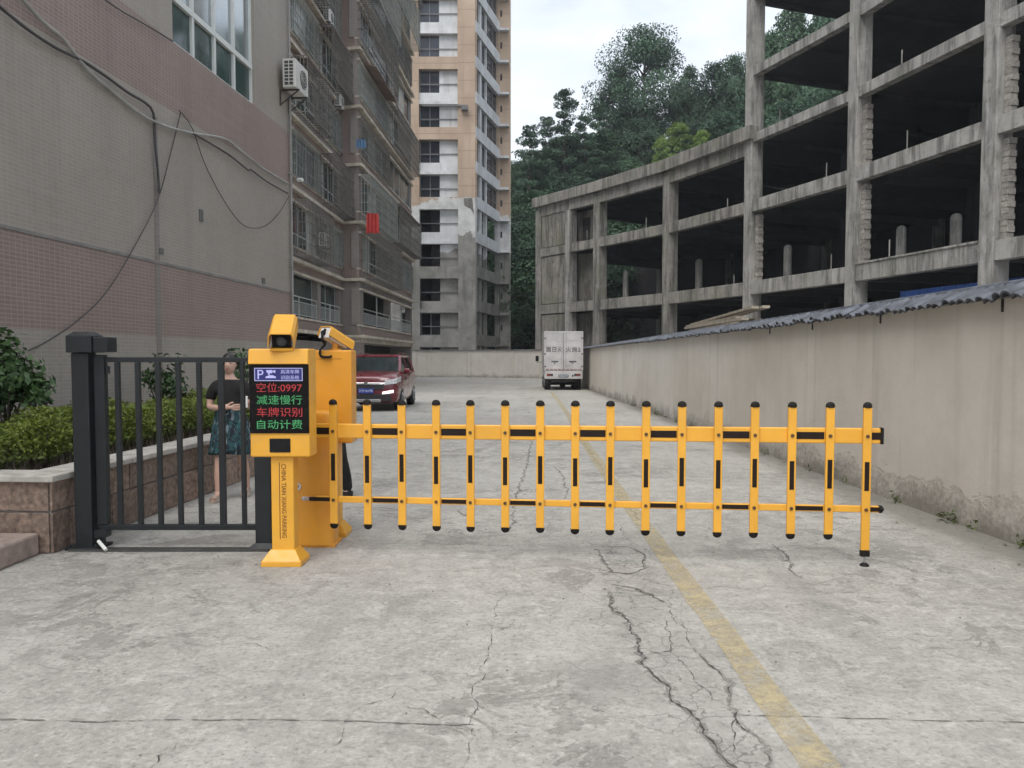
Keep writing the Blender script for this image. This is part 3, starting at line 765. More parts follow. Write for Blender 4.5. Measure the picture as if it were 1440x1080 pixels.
# ------------------------------------------------------------------ unfinished tower
def mat_tower():
    m, nt, b = newmat('tower facing'); b.inputs['Roughness'].default_value = .8
    v = pos(nt); x, y, z = sepxyz(nt, v)
    nz_ = noise(nt, v, .55, 5, .65)
    tan = mixc(nt, ramp(nt, noise(nt, v, .35, 5), .35, .65), (.36, .27, .20), (.45, .35, .268))
    tan = mixc(nt, math_(nt, 'MULTIPLY', ramp(nt, noise(nt, pos(nt, (1.5, 1.5, .15)), 1.0, 4), .5, .72), .4), tan, (.235, .165, .125))
    fz = math_(nt, 'FRACT', math_(nt, 'DIVIDE', z, 1.51))
    tan = mixc(nt, math_(nt, 'MULTIPLY', math_(nt, 'LESS_THAN', fz, .035), .55), tan, (.15, .11, .09))
    wht = mixc(nt, ramp(nt, noise(nt, v, 1.3, 5), .4, .66), (.42, .42, .41), (.58, .58, .57))
    gry = mixc(nt, ramp(nt, noise(nt, v, .8, 6, .65), .35, .66), (.17, .165, .15), (.30, .29, .27))
    gry = mixc(nt, math_(nt, 'MULTIPLY', ramp(nt, noise(nt, pos(nt, (2, 2, .15)), 1.2, 5), .52, .7), .55), gry, (.10, .10, .09))
    h1 = math_(nt, 'ADD', z, math_(nt, 'MULTIPLY', math_(nt, 'SUBTRACT', nz_, .5), 3.6))
    c = mixc(nt, math_(nt, 'GREATER_THAN', h1, 12.3), gry, wht)
    c = mixc(nt, math_(nt, 'GREATER_THAN', h1, 15.5), c, tan)
    nt.links.new(c, b.inputs['Base Color']); bump(nt, b, noise(nt, v, 5, 4), .2, .03)
    return m
def mat_white_band():
    m, nt, b = newmat('tower white band'); b.inputs['Roughness'].default_value = .8
    v = pos(nt); x, y, z = sepxyz(nt, v)
    wht = mixc(nt, ramp(nt, noise(nt, v, .8, 6), .35, .66), (.46, .47, .48), (.60, .61, .62))
    wht = mixc(nt, math_(nt, 'MULTIPLY', ramp(nt, noise(nt, pos(nt, (2, 2, .2)), 1.1, 5), .52, .7), .45), wht, (.28, .27, .26))
    gry = mixc(nt, ramp(nt, noise(nt, v, .8, 6, .65), .35, .66), (.17, .165, .15), (.29, .28, .26))
    h1 = math_(nt, 'ADD', z, math_(nt, 'MULTIPLY', math_(nt, 'SUBTRACT', noise(nt, v, .6, 5, .65), .5), 4.0))
    c = mixc(nt, math_(nt, 'GREATER_THAN', h1, 11.0), gry, wht)
    nt.links.new(c, b.inputs['Base Color']); bump(nt, b, noise(nt, v, 5, 4), .2, .03)
    return m
m_tower, m_twhite = mat_tower(), mat_white_band()
m_tgl = mat('tower dark glass', (.035, .04, .05), .12, var=.4, scale=.8, spec=.6); m_tdark = mat('tower interior shade tone', (.035, .032, .035), .9, var=.3)  # m_tdark: near-black colour standing for the shade indoors
m_tfr = mat('tower window frame', (.16, .16, .17), .5); m_rod = mat('tower grey rail', (.12, .12, .125), .6)
TW = empty('high_rise_tower', (-6, 68, 0)); tag(TW, 'tall unfinished tower, tan and white above and bare concrete below', 'building')
YT = 68.0
def tx(px): return (px - 720) * YT / F
def tb(name, m, x0, x1, y0, y1, z0, z1, par=None):
    mb = MB(); mb.box(x0, x1, y0, y1, z0, z1); return mb.build(name, m, par or TW)
ZTOP = 45
tb('core_wall', m_tdark, -16, -3.9, YT + 3, YT + 9, 0, ZTOP)
tb('column', m_tower, tx(580), tx(591), YT, YT + .8, 0, ZTOP)
tb('column', m_tower, tx(645), tx(669), YT - .12, YT + .9, 0, ZTOP)
tb('column', m_tower, -15.6, tx(565), YT, YT + .8, 0, ZTOP)
TR = Frame((tx(669) + .002, YT), math.atan2(.26, 1)); LT = 7.8
for j in range(-2, 12):
    zt = 8.6 + 3.02 * j; zb = zt - 1.97; beam = j % 2 == 0; top = zt + 1.05
    tb('floor_slab', m_tdark, -16, -3.9, YT + .75, YT + 3, zt + .3, zt + .5)
    for x0, x1 in ((tx(565), tx(580)), (tx(591), tx(645))):
        if beam: tb('beam', m_tower, x0, x1, YT + .02, YT + .5, zt, top)
        else:
            tb('spandrel', m_twhite, x0, x1, YT + .25, YT + .5, zt + .0, top)
            tb('ledge', m_twhite, x0, x1, YT + .04, YT + .249, zt + .02, zt + .28)
    # white infill panel with grey service rails
    tb('wall_panel', m_twhite, tx(619), tx(645), YT + .45, YT + .7, max(0, zb), zt)
    if zb > .5:
        for zz in (zb + .75,):
            tb('service_rail', m_rod, tx(592), tx(645), YT + .36, YT + .40, zz, zz + .07)
        for x0, x1, n in ((tx(592), tx(619), 2), (tx(566), tx(579.5), 1)):
            if 8 < zt < 16 and n == 2: continue
            mb = MB()
            for i in range(n + 1): xx = x0 + (x1 - x0) * i / n; mb.box(xx - .035, xx + .035, YT + .52, YT + .58, zb, zt)
            mb.box(x0, x1, YT + .522, YT + .578, zb, zb + .06); mb.box(x0, x1, YT + .522, YT + .578, zt - .06, zt); mb.box(x0, x1, YT + .523, YT + .577, zb + .75, zb + .8)
            wo = mb.build('window', m_tfr, TW)
            if zt > 16:
                for i in range(n):
                    tb('pane', m_tgl, x0 + (x1 - x0) * i / n + .03, x0 + (x1 - x0) * (i + 1) / n - .03, YT + .54, YT + .56, zb + .05, zt - .05, wo)
    # right face
    def rb(name, m, s0, s1, n0, n1, z0, z1, par=None):
        mb = MB(TR.mat()); mb.box(s0, s1, n0, n1, z0, z1); return mb.build(name, m, par or TW)
    rb('spandrel', m_twhite, .0, LT, -.4, .1, zt + .12, zt + 1.12)
    rb('pier', m_tower, 0, .35, -.4, .08, zb + .06, zt + .119)
    rb('pier', m_twhite, 1.6, 2.0, -.4, -.02, zb + .06, zt + .119)
    rb('pier', m_twhite, 3.55, 3.75, -.4, -.05, zb + .06, zt + .119)
    rb('pier', m_tower, LT - .3, LT, -.4, .06, zb + .06, zt + .119)
    for s0, s1, n in ((.35, 1.6, 1), (2.0, 3.55, 2), (3.75, LT - .3, 3)):
        if zt < 15 and s0 > 1:
            continue
        mb = MB(TR.mat())
        for i in range(n + 1): ss = s0 + (s1 - s0) * i / n; mb.box(ss - .04, ss + .04, -.3, -.22, zb + .06, zt + .119)
        mb.box(s0, s1, -.298, -.222, zb + .07, zb + .13); mb.box(s0, s1, -.298, -.222, zb + .85, zb + .9)
        wo = mb.build('window', m_tfr, TW)
        for i in range(n): rb('pane', m_tgl, s0 + (s1 - s0) * i / n + .03, s0 + (s1 - s0) * (i + 1) / n - .03, -.27, -.25, zb + .1, zt + .1, wo)
    rb('floor_slab', m_tdark, .1, LT - .05, -4, -.401, zt + .3, zt + .5)
    # condenser ledges on the far strip
    xs0 = TR.p(LT, 0, 0).x; ys0 = TR.p(LT, 0, 0).y
    tb('condenser_ledge', m_twhite, xs0 + .05, xs0 + .95, ys0 - .55, ys0 + .09, zt + .2, zt + .42)
    tb('vent_opening', m_tdark, xs0 + .12, xs0 + .3, ys0 + .085, ys0 + .13, zt - 1.3, zt - .7)  # dark panel painted as the shade in an opening
mb = MB(TR.mat()); mb.box(.2, LT - .1, -4.2, -3.0, 0, ZTOP); mb.build('core_wall', m_tdark, TW)
tb('end_wall', m_tower, xs0 - .2, xs0 + 1.12, ys0 + .1, ys0 + 6, 0, ZTOP)
mb = MB(); c = at(652, 147, YT - .5); mb.bar((c.x - 3.6, YT - .2, c.z), (c.x + .1, YT - .2, c.z), .14); mb.box(c.x - .2, c.x + .35, YT - .6, YT - .14, c.z - .45, c.z - .05); mb.build('hoist_beam', m_rod, TW)
c = at(660, 287, YT - .12)
mb = MB(); mb._add([(c.x - .5, YT - .128, c.z + .5), (c.x + .25, YT - .128, c.z + .55), (c.x + .4, YT - .128, c.z - .9), (c.x + .1, YT - .128, c.z - .4), (c.x - .45, YT - .128, c.z - .1)], [(0, 1, 2, 3, 4)])
mb2 = MB(); mb2.prism([(c.x - .5, YT - .135, c.z + .5), (c.x + .25, YT - .135, c.z + .55), (c.x + .4, YT - .135, c.z - .9), (c.x + .1, YT - .135, c.z - .4), (c.x - .45, YT - .135, c.z - .1)], (0, .05, 0)); mb2.build('spalled_patch', mat_concrete('spalled concrete', (.2, .195, .18), (.09, .085, .08)), TW)

# ------------------------------------------------------------------ unfinished concrete frame on the right
CF = empty('concrete_frame_building', (10, 50, 0)); tag(CF, 'unfinished bare concrete frame building with open dark floors on the right', 'building')
m_cf = mat_concrete('weathered frame concrete', (.325, .315, .292), (.072, .069, .063), .9, .22)
m_cf2 = mat_concrete('darker old frame concrete', (.26, .247, .222), (.058, .055, .05), .95, .35)
m_cfi = mat_concrete('frame concrete darkened as shade', (.036, .034, .036), (.02, .019, .019), .6)  # frame concrete coloured far darker than outside, to stand for indoor shade
m_cfb = mat('rough brick infill', (.26, .24, .215), .9, var=.35, scale=9, bmp=.4, rand=.2)
cols = [Vector(((757 - 720) * 66 / F, 66, 0)), Vector(((838 - 720) * 60 / F, 60, 0)), Vector(((935 - 720) * 53.5 / F, 53.5, 0)), Vector(((1049 - 720) * 46 / F, 46, 0)),
        Vector(((1193 - 720) * 38.2 / F, 38.2, 0)), Vector(((1383 - 720) * 30.3 / F, 30.3, 0)), Vector((20.7, 22.4, 0))]
LV = [5.7, 10.5, 14.45, 18.3, 22.6]; DEEP = 15.0
def bay(i): d = cols[i + 1] - cols[i]; return Frame(cols[i].xy, math.atan2(d.x, d.y)), d.length
# the frame runs towards the camera, so its road side is at n < 0 ... n is the right hand of s; road side sign:
def side(fr): return -1 if fr.n.x > 0 else 1
fr0, _ = bay(3); SG = side(fr0)     # road side = n * SG
for i, c in enumerate(cols):
    fr, L = bay(min(i, 5)); fr = Frame(c.xy, math.atan2(fr.t.x, fr.t.y))
    top = 15.0 if i < 3 else 26.5
    w = .35 if i < 3 else .34
    mb = MB(fr.mat()); mb.box(-w, w, SG * .08, -SG * .75, 0, top - .004 * i - (.9 if i < 3 else 0)); mb.build('column', m_cf if i > 2 else m_cf2, CF, bevel=.03)
    # rear columns inside
    for dd in (7.0, 14.6):
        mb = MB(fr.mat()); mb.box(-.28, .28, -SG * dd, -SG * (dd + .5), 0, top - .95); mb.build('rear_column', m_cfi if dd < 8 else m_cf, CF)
    # toothed brick strip left beside the column
    if i in (3, 4, 5):
        for (zz0, zz1) in ((LV[0] + .45, LV[1] - .4), (LV[1] + .45, LV[2] - .4)):
            if i == 3 and zz0 > 8: continue
            n = int((zz1 - zz0) / .24)
            for k in range(n):
                mb = MB(fr.mat()); ss = -.36 - (.30 if k % 2 else .255)
                mb.box(.345, -ss, -SG * .25, -SG * .6, zz0 + k * .24, zz0 + k * .24 + .225)
                mb.build('brick', m_cfb, CF)
# interior half-built posts
for i in range(6):
    fr, L = bay(i)
    for lv, (z0, hh) in enumerate(((.0, 5.2), (LV[0] + .4, 4.3), (LV[1] + .35, 3.4))):
        continue
        mb = MB(fr.mat()); mb.box(L * .5 - .2, L * .5 + .2, -SG * 3.2, -SG * 3.6, z0, z0 + (hh if lv != 1 else 1.9)); mb.build('stub_post', m_cf, CF, bevel=.02)
for i in range(6):
    fr, L = bay(i); tall = i >= 3
    for k, z in enumerate(LV):
        if not tall and k > 2: continue
        bh = (.78, .70, .52, .52, .52)[k]
        if not tall and k == 2:
            mb = MB(fr.mat()); mb.box(-.1, L + .1, SG * .02, -SG * .45, 13.55, 14.35); mb.build('beam', m_cf2, CF, bevel=.02)
            mb = MB(fr.mat()); mb.box(-.5, L + .45, SG * .38, -SG * .3, 14.352, 15.15 + .003 * i); mb.build('roof_parapet', m_cf2, CF, bevel=.03)
        else:
            mb = MB(fr.mat()); mb.box(.345, L - .345, SG * .03, -SG * .42, z - bh / 2, z + bh / 2); mb.build('beam', m_cf if tall else m_cf2, CF, bevel=.02)
            if k == 0 and i in (4,):
                mb = MB(fr.mat()); mb.box(.405, L - .405, SG * .09, -SG * .3, z + bh / 2 + .002, z + bh / 2 + .1); mb.build('slab_lip', m_cf, CF, bevel=.02)
        # slab with downstand beams
        mb = MB(fr.mat()); n0 = -SG * .43; n1 = -SG * DEEP
        zz = z + bh / 2 - .22 + .0015 * i
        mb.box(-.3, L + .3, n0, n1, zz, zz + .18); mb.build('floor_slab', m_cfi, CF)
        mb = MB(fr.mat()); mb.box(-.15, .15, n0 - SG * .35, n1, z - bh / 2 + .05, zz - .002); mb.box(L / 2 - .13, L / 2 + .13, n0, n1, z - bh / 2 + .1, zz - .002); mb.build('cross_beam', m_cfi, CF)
    # retaining wall behind the lower floors, added to keep them dark
    hz = 14.0
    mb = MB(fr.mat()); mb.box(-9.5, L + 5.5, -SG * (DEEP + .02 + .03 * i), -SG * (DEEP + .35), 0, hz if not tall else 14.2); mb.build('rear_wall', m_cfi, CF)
    # starter bars left standing on the slabs
    for k, z in enumerate(LV[:3]):
        if not tall and k > 1: continue
        for q in range(1):
            s = L * random.uniform(.12, .88); mb = MB(fr.mat()); hh = random.uniform(.7, 1.3)
            mb.box(s - .02, s + .02, -SG * .2, -SG * .24, z + .25, z + .3 + hh * .8); mb.build('starter_bar', m_cf, CF)
for bi, px_, y0_, y1_ in ((2, 983, 364, 410), (3, 1108, 344, 395), (4, 1268, 317, 370), (4, 1345, 300, 352), (1, 880, 380, 425)):
    fr, L = bay(bi); s_, zt_ = fr.hit(px_, y0_, -SG * 2.2); zz = LV[0] + .15
    mb = MB(); c_ = fr.p(s_, -SG * 2.2, zz); mb.tube([c_, c_ + Vector((0, 0, zt_ - zz - .2)), c_ + Vector((0, 0, zt_ - zz - .06)), c_ + Vector((0, 0, zt_ - zz))], [.24, .24, .18, .06], 12); mb.build('stub_post', m_cf, CF, True)
# stair bay at the far left end: infill walls, middle columns, doorway
fr, L = bay(0)
sm = fr.hit(799, 400)[0]; sn = fr.hit(790, 400)[0]
mb = MB(fr.mat()); mb.box(sm - .3, sm + .25, SG * .10, -SG * .7, 0, 13.55); mb.build('column', m_cf, CF, bevel=.02)
m_inf = mat_concrete('stained infill wall', (.24, .225, .195), (.055, .052, .045), 1.0, .5)
for z0, z1 in ((.1, 5.24), (6.16, 10.09), (10.91, 13.54)):
    mb = MB(fr.mat()); mb.box(.43, sm - .31, -SG * .05, -SG * .3, z0, z1); mb.build('infill_wall', m_inf, CF)
    mb = MB(fr.mat()); mb.box(sm - 1.6, L - .43, -SG * 1.3, -SG * 1.5, z0, z1); mb.build('infill_wall', m_inf, CF)
mb = MB(fr.mat()); s_ = (sm + L) / 2 - .2; mb.box(s_ - 1.2, s_ - .3, -SG * 1.27, -SG * 1.4, 10.92, 12.95); mb.build('doorway', m_tdark, CF)  # near-black panel in place of a shaded door opening
# end wall of the tall part above the low roof is open: nothing there

# blue hoarding inside the yard behind the wall
m_hoard = mat('blue hoarding sheet', (.03, .09, .33), .45, var=.2, scale=2)
HO = empty('blue_hoarding', (17, 33, 0)); tag(HO, 'bright blue sheet hoarding standing inside the concrete frame above the boundary wall', 'fence')
for bi, s0 in ((4, None), (5, .2)):
    fh, LH = bay(bi)
    s = fh.hit(1266, 402, -SG * 1.4)[0] if s0 is None else s0
    while s < LH - .1:
        mb = MB(fh.mat()); out = [(s + q * .13, -SG * (1.4 + (.03 if q % 2 else 0)), 0) for q in range(8)]
        mb.prism(out + [(a, b - SG * .01, c) for a, b, c in out[::-1]], (0, 0, 4.72)); mb.build('sheet', m_hoard, HO); s += .92
    for s in (LH * .45, LH - .4):
        mb = MB(fh.mat()); mb.box(s - .04, s + .04, -SG * 1.46, -SG * 1.54, 0, 4.6); mb.build('post', m_rod, HO)

# shed behind the wall with planks on its roof
SH = empty('yard_shed', (5.4, 16, 0)); tag(SH, 'low concrete shed hidden behind the boundary wall, under the planks', 'shed')
mb = MB(RW.mat()); mb.box(8.3, 14.4, .42, 2.4, 0, 1.96); mb.build('wall', m_cfi, SH)
mb = MB(RW.mat()); mb.box(8.2, 14.5, .36, 2.5, 1.962, 2.19); mb.build('roof', m_cf, SH)
m_wood = mat('grey old timber', (.27, .235, .185), .85, var=.3, scale=5, bmp=.3, rand=.3)
for i in range(9):
    a = RW.p(8.7 + random.random() * .6, .5 + (i % 3) * .16, 2.05 + (i // 3) * .055); b = RW.p(12.6 + random.random() * 1.4, .5 + (i % 3) * .16 + random.uniform(-.08, .08), 2.05 + (i // 3) * .055)
    if i >= 7: a = a + Vector((0, -.3, .16)); b = b + Vector((0, 0, .03))
    mb = MB(); mb.bar(a + Vector((0, 0, .17)), b + Vector((0, 0, .17)), .14, .05)
    tag(mb.build('plank', m_wood), ('long grey plank tilted across the top of the timber pile on the wall' if i == 8 else 'shorter grey plank tilted at the top of the timber pile on the wall' if i == 7 else 'weathered plank lying in the timber pile behind the wall coping'), 'plank', 'planks piled behind the boundary wall')

# ------------------------------------------------------------------ wooded hill
def hill_h(x, y):
    t = (y - 76) + .45 * (x - 2)
    h = .72 * max(0, t)
    h = h if h < 30 else 30 + (h - 30) * .35
    return h + .6 * math.sin(x * .31) * math.cos(y * .23) * min(1, max(0, t) / 8)
nx, ny = 60, 40; vs_ = []; fs_ = []
for j in range(ny):
    for i in range(nx):
        x = -60 + i * 3.6; y = 66 + j * 3.2; vs_.append((x, y, hill_h(x, y) - .4))
for j in range(ny - 1):
    for i in range(nx - 1): a = j * nx + i; fs_.append((a, a + 1, a + 1 + nx, a + nx))
mb = MB(); mb._add(vs_, fs_)
tag(mb.build('hill', mat('hill undergrowth soil', (.035, .045, .025), .95, var=.5, scale=.4, bmp=.5, bscale=3), None, True), 'steep wooded hillside behind the buildings', kind='structure')

def leaf_obj(name, C, size, m, parent, up=.35, aspect=.55, droop=0.0, rng=RNG, outward=None):
    """many small pointed leaves, one mesh"""
    C = np.asarray(C, float); n = len(C)
    nrm = rng.normal(size=(n, 3)); nrm[:, 2] += up * 2
    if outward is not None: nrm += outward * 1.2
    nrm /= np.linalg.norm(nrm, axis=1)[:, None] + 1e-9
    a = rng.normal(size=(n, 3)); a[:, 2] -= droop
    a -= (a * nrm).sum(1)[:, None] * nrm; a /= np.linalg.norm(a, axis=1)[:, None] + 1e-9
    b = np.cross(nrm, a)
    s = (np.asarray(size) * rng.uniform(.65, 1.35, n))[:, None]
    V = np.empty((n, 4, 3)); V[:, 0] = C - a * s * .5; V[:, 1] = C + b * s * aspect * .5 + nrm * s * .06; V[:, 2] = C + a * s * .5; V[:, 3] = C - b * s * aspect * .5 + nrm * s * .06
    off = np.array(wloc(parent)); V = (V.reshape(-1, 3) - off).astype(np.float32)
    me = bpy.data.meshes.new(name); me.vertices.add(n * 4); me.loops.add(n * 4); me.polygons.add(n)
    me.vertices.foreach_set('co', V.ravel()); me.loops.foreach_set('vertex_index', np.arange(n * 4, dtype=np.int32))
    me.polygons.foreach_set('loop_start', np.arange(0, n * 4, 4, dtype=np.int32))
    me.update(calc_edges=True); me.validate(); me.materials.append(m)
    o = bpy.data.objects.new(name, me); COL.objects.link(o); o.parent = parent
    return o
m_bark = mat('bark', (.075, .06, .048), .95, var=.35, scale=6, bmp=.5, bscale=20)
m_lf_dark = mat_leaf('dark evergreen leaves', (.024, .056, .036), (.078, .142, .082), .6, .12)
m_lf_mid = mat_leaf('mid green leaves', (.030, .066, .036), (.085, .155, .078), .6, .15)
m_lf_brt = mat_leaf('bright young leaves', (.11, .19, .04), (.22, .32, .08), .5, .25)
def crown_points(kind, H, Wd, n, rng):
    pts = []; cl = []
    if kind == 'broad':
        k = 74
        for i in range(k):
            th = rng.uniform(0, 2 * math.pi); zf = rng.uniform(.22, 1.0); rr = (math.sin(math.pi * min(1, (zf - .12) / .88) ** .85) ** .45) * rng.uniform(.35, 1.0)
            cl.append((Wd * .46 * rr * math.cos(th), Wd * .46 * rr * math.sin(th), H * (.08 + zf * .9), Wd * rng.uniform(.09, .16)))
    elif kind == 'top':
        for i in range(46):
            th = rng.uniform(0, 2 * math.pi); zf = rng.uniform(.0, 1.0); rr = (1 - zf ** 2.2) ** .5 * rng.uniform(.3, 1.0)
            cl.append((Wd * .5 * rr * math.cos(th), Wd * .5 * rr * math.sin(th), H * (.62 + zf * .34), Wd * rng.uniform(.08, .15)))
    elif kind == 'pine':
        for lay in range(9):
            zf = .3 + .68 * lay / 8; rad = Wd * .5 * (1 - ((zf - .3) / .78) ** 1.2) + .35
            for q in range(6):
                th = rng.uniform(0, 2 * math.pi); rr = rad * rng.uniform(.25, 1)
                cl.append((rr * math.cos(th), rr * math.sin(th), H * zf + rng.uniform(-.3, .3), Wd * rng.uniform(.07, .12)))
    for c in cl:
        m_ = int(n / len(cl)); d = rng.normal(size=(m_, 3)); d /= np.linalg.norm(d, axis=1)[:, None]
        r_ = rng.uniform(.35, 1, (m_, 1)) ** .5 * c[3] * np.array([1.25, 1.25, .8 if kind == 'broad' else .42])
        pts.append(np.array(c[:3]) + d * r_)
    return np.concatenate(pts), cl
def tree_proto(kind, H, Wd, n, m, leaf, seed, name):
    rng = np.random.default_rng(seed); e = empty(name)
    P, cl = crown_points(kind, H, Wd, n, rng)
    out = P - np.array([0, 0, H * .5]); out /= np.linalg.norm(out, axis=1)[:, None]
    leaf_obj('crown', P, leaf, m, e, up=.3, aspect=.6 if kind == 'broad' else .35, rng=rng, outward=out)
    mb = MB(); bend = rng.normal(size=2) * .02 * H
    tr = [Vector((bend[0] * t * t, bend[1] * t * t, H * t)) for t in (0, .12, .3, .5, .7, .9)]
    mb.tube(tr, [H * .02, H * .016, H * .013, H * .010, H * .006, H * .002], 7)
    for c in cl[::2]:
        z = max(H * .15, c[2] - math.hypot(c[0], c[1]) * (.7 if kind == 'broad' else .25)); b = Vector((bend[0] * (z / H) ** 2, bend[1] * (z / H) ** 2, z))
        cc = Vector(c[:3]); mid = b.lerp(cc, .5) + Vector((0, 0, H * .02))
        mb.tube([b, mid, cc], [H * .006, H * .004, H * .0015], 5, False)
    mb.build('trunk', m_bark, e, True); return e
protos = {'big': tree_proto('broad', 15, 13.5, 26000, m_lf_dark, .27, 1, 'broadleaf_tree'),
          'bA': tree_proto('broad', 11, 9, 14000, m_lf_dark, .28, 2, 'broadleaf_tree'), 'bB': tree_proto('broad', 10, 8, 14000, m_lf_mid, .27, 3, 'broadleaf_tree'),
          'pA': tree_proto('pine', 12, 6.5, 9000, m_lf_dark, .30, 4, 'pine_tree'), 'pB': tree_proto('pine', 10, 6.5, 9000, m_lf_dark, .30, 5, 'pine_tree'),
          'young': tree_proto('top', 11, 5.5, 5500, m_lf_brt, .30, 6, 'young_tree')}
used = set()
def plant(kind, x, y, z, sc, rot, label, cat, group=None):
    o = protos[kind]
    if kind in used: o = copy_tree(o)
    used.add(kind)
    o.location = (x, y, z); o.rotation_euler = (0, 0, rot); o.scale = (sc[0], sc[0], sc[1]); tag(o, label, cat, group); return o
def plant_px(kind, px, ytop, Y, wpx, label, cat='tree', group=None, Hb=15, Wb=13.5):
    top = at(px, ytop, Y); z = hill_h(top.x, Y) - .5; H = top.z - z
    return plant(kind, top.x, Y, z, (wpx * Y / F / Wb, H / Hb), random.uniform(0, 6.28), label, cat, group)
plant_px('big', 905, 50, 106, 150, 'biggest round tree crown standing highest against the sky on the hill', group='hill trees')
plant_px('pA', 796, 132, 100, 75, 'tall layered pine left of the biggest tree on the skyline', 'pine', 'hill trees', 12, 6.5)
plant_px('pB', 745, 182, 97, 62, 'leftmost small pine on the skyline next to the tower', 'pine', 'hill trees', 10, 6.5)
plant_px('pB', 842, 150, 104, 50, 'thin see-through pine between the layered pine and the biggest tree', 'pine', 'hill trees', 10, 6.5)
plant_px('young', 952, 170, 92, 54, 'bright yellow-green young tree just above the low concrete roof', group='hill trees', Hb=11, Wb=5.5)
plant_px('young', 988, 181, 91, 38, 'smaller bright green tree right of the bright young tree', group='hill trees', Hb=11, Wb=5.5)
plant_px('young', 930, 192, 90, 34, 'low bright green sapling left of the bright young tree', group='hill trees', Hb=11, Wb=5.5)
plant_px('bA', 1010, 92, 100, 95, 'dark round tree between the biggest tree and the tall concrete column', group='hill trees', Hb=11, Wb=9)
plant_px('bB', 1120, 12, 96, 120, 'tall green tree seen through the top open floor of the concrete frame', group='hill trees', Hb=10, Wb=8)
for kd, px_, yt_, Y_, w_, lb, ct, hb_, wb_ in (
    ('bA', 868, 98, 108, 60, 'upright dark tree pressed against the left side of the biggest tree', 'tree', 11, 9),
    ('bB', 968, 96, 105, 60, 'round tree pressed against the right side of the biggest tree', 'tree', 10, 8),
    ('bA', 1036, 80, 97, 70, 'dark tree right behind the tall column that ends the low roof', 'tree', 11, 9),
    ('bB', 1085, 48, 95, 70, 'leafy tree just right of the tall column, top at the sky gap', 'tree', 10, 8),
    ('bA', 1165, 14, 92, 110, 'broad dark tree filling the upper open floor next to the second column', 'tree', 11, 9),
    ('pB', 770, 168, 99, 50, 'slim pine between the leftmost pine and the layered pine', 'pine', 10, 6.5),
    ('pA', 822, 165, 101, 55, 'dark pine just right of the tall layered pine', 'pine', 12, 6.5)):
    plant_px(kd, px_, yt_, Y_, w_, lb, ct, 'hill trees', hb_, wb_)
rt = random.Random(11)
lab_b = 'dark leafy tree merging into the wood on the hillside'
lab_p = 'dark pine merging into the wood on the hillside'
cand = []
for row, Y in enumerate((79, 84, 90, 96, 103, 111)):
    px = 712 + (row % 2) * 14
    while px < 1190:
        cand.append((px + rt.uniform(-6, 6), Y + rt.uniform(-2, 2))); px += 34 + rt.uniform(-6, 8)
for px, Y in cand:
    X = (px - 720) * Y / F; z = hill_h(X, Y) - .5
    lim = np.interp(px, [700, 745, 800, 850, 905, 975, 1040, 1080, 1200], [235, 225, 190, 190, 150, 140, 120, 60, 20])  # keep the skyline trees clear
    if 900 < px < 1015 and Y < 107: lim = 228
    kind = rt.choice(['bA', 'bB', 'bA', 'bB', 'pA']); Hb = {'bA': 11, 'bB': 10, 'pA': 12}[kind]
    hmax = at(px, lim, Y).z - z
    H = min(rt.uniform(8, 12), hmax)
    if H < 4.5: H = 4.5 if hmax > 2.5 else 0
    if not H: continue
    w = max(.75, H / Hb) * rt.uniform(.9, 1.2)
    plant(kind, X, Y, z, (w, H / Hb), rt.uniform(0, 6.28), lab_p if kind == 'pA' else lab_b, 'pine' if kind == 'pA' else 'tree', 'trees merging into the wood on the hill')
# undergrowth between the trunks
P = []
ru = np.random.default_rng(5)
while len(P) < 22000:
    Y = ru.uniform(76, 116); X = ru.uniform(-8, 50)
    h = hill_h(X, Y)
    if h <= .1: continue
    P.append((X, Y, h + abs(ru.normal()) * 1.4))
tag(leaf_obj('undergrowth', P, .55, m_lf_dark, None, up=.5, rng=ru), 'dark bushy undergrowth covering the hillside', kind='stuff')

# the damp air of the valley: far things fade a little
mb = MB(); mb.box(-90, 190, -70, 215, -1.5, 62)
hz = tag(mb.build('haze', m_rod), 'thin pale haze filling the valley air', kind='stuff')
hm = bpy.data.materials.new('thin haze'); hm.use_nodes = True; hn = hm.node_tree
hn.nodes.remove(hn.nodes['Principled BSDF']); pv = hn.nodes.new('ShaderNodeVolumePrincipled')
pv.inputs['Color'].default_value = (.86, .92, 1, 1); pv.inputs['Density'].default_value = .00042; pv.inputs['Anisotropy'].default_value = 0
hn.links.new(pv.outputs[0], hn.nodes['Material Output'].inputs['Volume'])
hz.data.materials.clear(); hz.data.materials.append(hm)
scene.cycles.volume_bounces = 0

# ================================================================== THINGS
# ------------------------------------------------------------------ stone planter with hedge
m_stone = mat('red brown granite panel', (.215, .155, .12), .8, var=.5, scale=22, bmp=.25, bscale=70, rand=.22)
m_mort = mat('grey mortar', (.26, .25, .235), .95, var=.2, scale=10)
m_capst = mat('pale coping stone', (.40, .375, .34), .8, var=.3, scale=8, bmp=.2, rand=.08)
m_soil = mat('dry planter soil', (.16, .13, .10), .95, var=.4, scale=9, bmp=.7, bscale=30)
PC = Vector((-3.54, 5.86, 0))
PF = Frame(PC.xy, math.atan2(.060, 1)); PLEN = 6.0; PH = .56
PL = empty('stone_planter', (-4.2, 8, 0)); tag(PL, 'raised planter of red-brown granite panels with pale coping behind the gate', 'planter')
mb = MB(PF.mat()); mb.box(.02, PLEN, -.2, -.02, 0, PH); mb.build('side_core', m_mort, PL)
mb = MB(PF.mat()); mb.box(.02, .22, -4.2, -.201, 0, PH); mb.build('front_core', m_mort, PL)
mb = MB(PF.mat()); mb.box(.221, PLEN, -2.35, -.201, 0, PH - .06); mb.build('soil', m_soil, PL)
